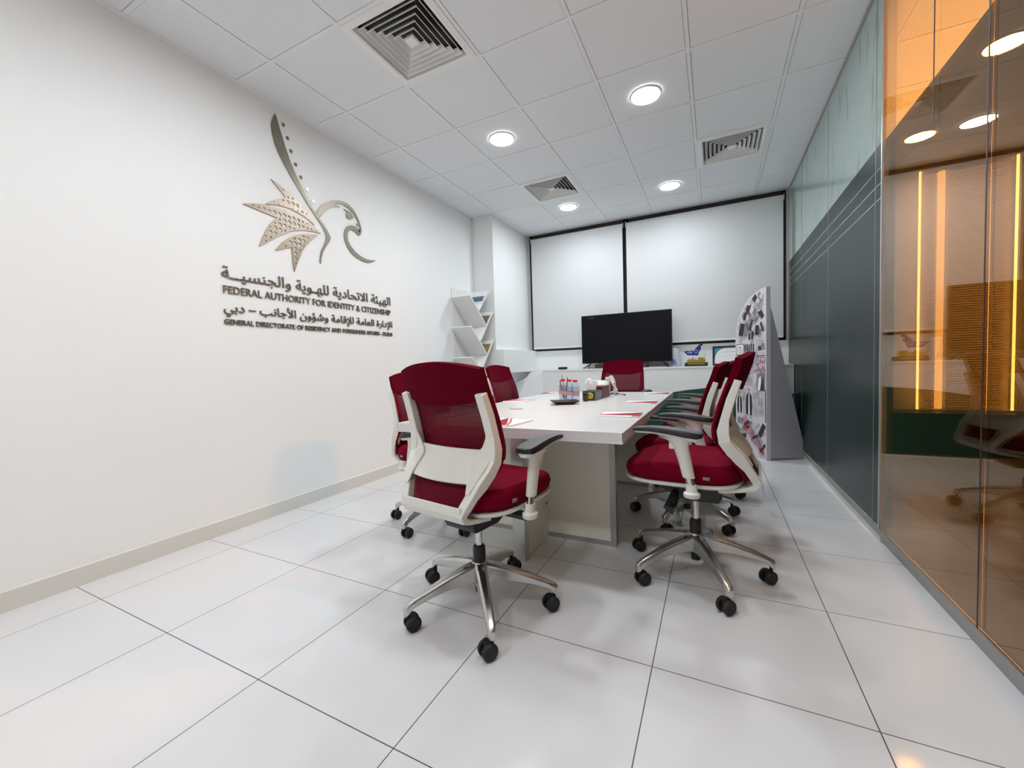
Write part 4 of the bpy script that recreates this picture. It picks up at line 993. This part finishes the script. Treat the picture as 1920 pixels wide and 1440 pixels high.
def board_text(body, u0, v0, w_, h_, m, name):
    bm = text_mesh(body, w_, h_, 0.0003, 0.012)
    for v in bm.verts:
        p = SB(u0-v.co.x, v0+v.co.y, -0.0022-v.co.z); v.co = Vector(p)
    obj(name, bm, m, t)
board_text('\u0627\ufee5\ufefc\ufecb\u0627'[1:], 0.165, 0.985, 0.150, 0.062, 'inkred', 'red_heading')
board_text('\ufead \ufeaa\ufef3\ufe8d\ufeaf', 0.205, 0.905, 0.190, 0.066, 'inkred', 'red_heading')

# ================================================================== WALL SIGN
SIGN_X = XL + 0.0055
t = thing('wall_sign', 'brushed steel falcon emblem and lettering fixed to the left wall', 'sign', (SIGN_X, 2.375, 1.9))
# the flat outlines below are in metres on the wall: (along the wall, height)
LOGO = {'body': [(2.0288, 2.9753), (2.0411, 2.9478), (2.0551, 2.8931), (2.0738, 2.8365), (2.0975, 2.7628), (2.1255, 2.6859), (2.1624, 2.6071), (2.2049, 2.5321), (2.253, 2.4567), (2.2988, 2.3938), (2.3374, 2.3441), (2.3639, 2.3145), (2.4096, 2.2752), (2.4461, 2.2279), (2.4713, 2.1807), (2.456, 2.1433), (2.4182, 2.0924), (2.3858, 2.0394), (2.3681, 1.9863), (2.3586, 1.9393), (2.3521, 1.9584), (2.3599, 2.0089), (2.3775, 2.062), (2.4046, 2.1096), (2.4237, 2.1516), (2.427, 2.1896), (2.4143, 2.2232), (2.3848, 2.2639), (2.3447, 2.3086), (2.3097, 2.3457), (2.267, 2.391), (2.2257, 2.4432), (2.1774, 2.5026), (2.1305, 2.5603), (2.0853, 2.6241), (2.0451, 2.6841), (2.0141, 2.75), (1.9988, 2.8148), (1.9929, 2.8692), (2.0007, 2.9125), (2.0142, 2.9482)],
    'head': [(2.3377, 2.349), (2.3686, 2.3928), (2.4097, 2.4389), (2.4612, 2.4793), (2.5132, 2.5071), (2.5661, 2.527), (2.6197, 2.5351), (2.674, 2.5319), (2.7285, 2.506), (2.7664, 2.4692), (2.7928, 2.4235), (2.8135, 2.3754), (2.8192, 2.3316), (2.8027, 2.2954), (2.782, 2.2834), (2.7906, 2.3101), (2.775, 2.3229), (2.7995, 2.3397), (2.796, 2.3794), (2.7696, 2.4255), (2.7318, 2.4672), (2.6829, 2.4955), (2.6288, 2.5081), (2.5751, 2.5029), (2.5346, 2.4875), (2.5507, 2.4794), (2.5862, 2.4759), (2.5258, 2.461), (2.4681, 2.4286), (2.416, 2.3821), (2.3658, 2.3142)],
    'throat': [(2.7993, 2.337), (2.7706, 2.3469), (2.7366, 2.3577), (2.6909, 2.3515), (2.6507, 2.3284), (2.6241, 2.2861), (2.6148, 2.2402), (2.6209, 2.1985), (2.6452, 2.148), (2.6872, 2.1052), (2.7482, 2.0744), (2.8182, 2.0597), (2.8916, 2.0615), (2.9431, 2.0799), (2.9855, 2.1013), (2.9312, 2.0933), (2.8685, 2.0872), (2.7967, 2.0988), (2.7284, 2.1281), (2.6799, 2.1697), (2.6566, 2.2077), (2.6523, 2.2459), (2.6609, 2.2789), (2.6824, 2.3042), (2.7112, 2.3149), (2.745, 2.3065), (2.7728, 2.2873), (2.7843, 2.2841)],
    'eye': [(2.6245, 2.4721), (2.6649, 2.4722), (2.7087, 2.4599), (2.7244, 2.4383), (2.741, 2.4301), (2.7178, 2.423), (2.6997, 2.4043), (2.6716, 2.4001), (2.6504, 2.4154), (2.652, 2.442), (2.6638, 2.4544)],
    'nostril': [(2.7616, 2.389), (2.7808, 2.3794), (2.7835, 2.3667), (2.7662, 2.3707)],
    'p1': [(1.9659, 2.4736), (2.0126, 2.4627), (2.0743, 2.438), (2.1301, 2.4131), (2.1789, 2.3845), (2.2288, 2.3471), (2.2709, 2.3057), (2.3049, 2.2645), (2.3201, 2.241), (2.2687, 2.2695), (2.2165, 2.2887), (2.1654, 2.2995), (2.1073, 2.3073), (2.0425, 2.3046), (1.9796, 2.2946), (1.9172, 2.2794), (1.95, 2.3062), (1.9975, 2.337), (2.0459, 2.3626), (2.0774, 2.3811), (2.0485, 2.4064), (2.0111, 2.4366)],
    'p2': [(1.7543, 2.2244), (1.8098, 2.2459), (1.8669, 2.2624), (1.9407, 2.2744), (2.0173, 2.2779), (2.0971, 2.274), (2.172, 2.2671), (2.2495, 2.248), (2.3116, 2.2225), (2.3756, 2.1904), (2.3003, 2.1874), (2.2275, 2.1765), (2.1656, 2.1592), (2.0968, 2.1308), (2.0298, 2.09), (1.9569, 2.0376), (1.902, 1.9946), (1.8505, 1.957), (1.8739, 2.0123), (1.899, 2.0687), (1.9319, 2.1245), (1.9645, 2.1666), (2.0012, 2.2032), (1.9368, 2.2086), (1.857, 2.215), (1.8015, 2.2211)],
    'p3': [(2.3459, 2.1718), (2.2803, 2.1596), (2.2078, 2.1422), (2.1373, 2.1116), (2.077, 2.0728), (2.0261, 2.0261), (1.9922, 1.9845), (1.969, 1.9569), (2.0152, 1.9753), (2.0645, 1.9983), (2.1064, 2.0138), (2.1053, 1.9665), (2.1068, 1.9212), (2.1091, 1.8759), (2.118, 1.828), (2.1359, 1.8738), (2.1607, 1.9329), (2.1905, 1.9978), (2.2293, 2.0579), (2.2773, 2.1096)],
    'stars': [(2.091, 2.9258), (2.1207, 2.8404), (2.1444, 2.7542), (2.1779, 2.6682), (2.2185, 2.5859), (2.2667, 2.5071), (2.3177, 2.4335)]}
def dist_in(poly, p):
    ins = False; dmin = 9
    for (x0, y0), (x1, y1) in zip(poly, poly[1:]+poly[:1]):
        if (y0 > p[1]) != (y1 > p[1]) and p[0] < (x1-x0)*(p[1]-y0)/(y1-y0)+x0: ins = not ins
        dx, dy = x1-x0, y1-y0; L = dx*dx+dy*dy or 1e-9
        k = max(0, min(1, ((p[0]-x0)*dx+(p[1]-y0)*dy)/L)); dmin = min(dmin, math.hypot(p[0]-x0-k*dx, p[1]-y0-k*dy))
    return dmin if ins else -dmin
def fix(bm):
    xform(bm, WALL_M)
    for v in bm.verts: v.co -= Vector((0, 2.375, 1.9))
    return bm
for name, polys, mname, holes in (('sword_feather', ['body'], 'bronze', 0), ('falcon_head', ['head'], 'bronze', 0), ('falcon_beak', ['throat'], 'bronze', 0), ('falcon_eye', ['eye'], 'bronze', 0), ('falcon_nostril', ['nostril'], 'bronze', 0),
                                  ('wing_feather', ['p1'], 'rosegold', 1), ('wing_feather', ['p2'], 'rosegold', 1), ('wing_feather', ['p3'], 'rosegold', 1)):
    poly = [tuple(p) for p in LOGO[polys[0]]]
    sp = [poly]
    if holes:
        P0 = 0.0385
        for i in range(-30, 30):
            for j in range(-30, 30):
                c = (2.0567+i*P0, 2.2380+j*P0*0.985)
                if i % 2: c = (c[0], c[1]-0.003)
                d = dist_in(poly, c); r = min(0.0150, 0.45*d)
                if d > 0.008: sp.append([(c[0]+r*math.cos(-2*PI*k/14), c[1]+r*math.sin(-2*PI*k/14)) for k in range(14)])
    obj(name, fix(curve_mesh(sp, 0.0035)), mname, t)
for k, (sy, sz) in enumerate(LOGO['stars']):
    pts = [((0.016 if q % 2 == 0 else 0.0068)*math.sin(PI*q/5+0.2), (0.016 if q % 2 == 0 else 0.0068)*math.cos(PI*q/5+0.2)) for q in range(10)]
    obj('star', fix(curve_mesh([[(sy+a, sz+b) for a, b in pts]], 0.003)), 'silverstar' if k > 4 else 'letter', t)
def sign_text(body, y0, z0, w_, h_, off, name, gap):
    bm = text_mesh(body, w_, h_, 0.004, off)
    for v in bm.verts: v.co += Vector((y0, z0, 0))
    isl = sorted(islands(bm), key=lambda g: min(v.co.x for v in g)); words = []; xm = -9
    for g in isl:                                    # a wide gap starts a new word
        if not words or min(v.co.x for v in g) - xm > gap: words.append([])
        words[-1] += g; xm = max(xm, max(v.co.x for v in g))
    for g in words: obj(name, fix(take(bm, g)), 'letter', t)
    bm.free()
sign_text('\ufe94\u0640\u0640\ufef4\ufeb4\ufee8\ufea0\ufedf\ufe8d\ufeed \ufe94\ufef3\ufeee\u0640\ufeec\ufee0\ufedf \ufe94\ufef3\ufea9\ufe8e\ufea4\ufe97\ufefb\ufe8d \ufe94\ufe8c\ufef4\ufeec\ufedf\ufe8d', 1.588, 1.666, 1.566, 0.106, 0.008, 'arabic_word', 0.0165)
sign_text('FEDERAL AUTHORITY FOR IDENTITY & CITIZENSHIP', 1.594, 1.5915, 1.556, 0.0515, 0.006, 'word', 0.0125)
sign_text('\ufef2\ufe91\ufea9 \u2013 \ufe90\ufee7\ufe8e\ufe9f\ufef7\ufe8d \ufee5\ufeed\ufe86\ufeb7\ufeed \ufe94\ufee3\ufe8e\ufed7\ufefa\ufedf \ufe94\ufee3\ufe8e\ufecc\ufedf\ufe8d \ufe93\ufead\ufe8d\ufea9\ufef9\ufe8d', 1.590, 1.436, 1.577, 0.108, 0.009, 'arabic_word', 0.0165)
sign_text('GENERAL DIRECTORATE OF RESIDENCY AND FOREIGNERS AFFAIRS - DUBAI', 1.588, 1.3845, 1.573, 0.036, 0.012, 'word', 0.0085)
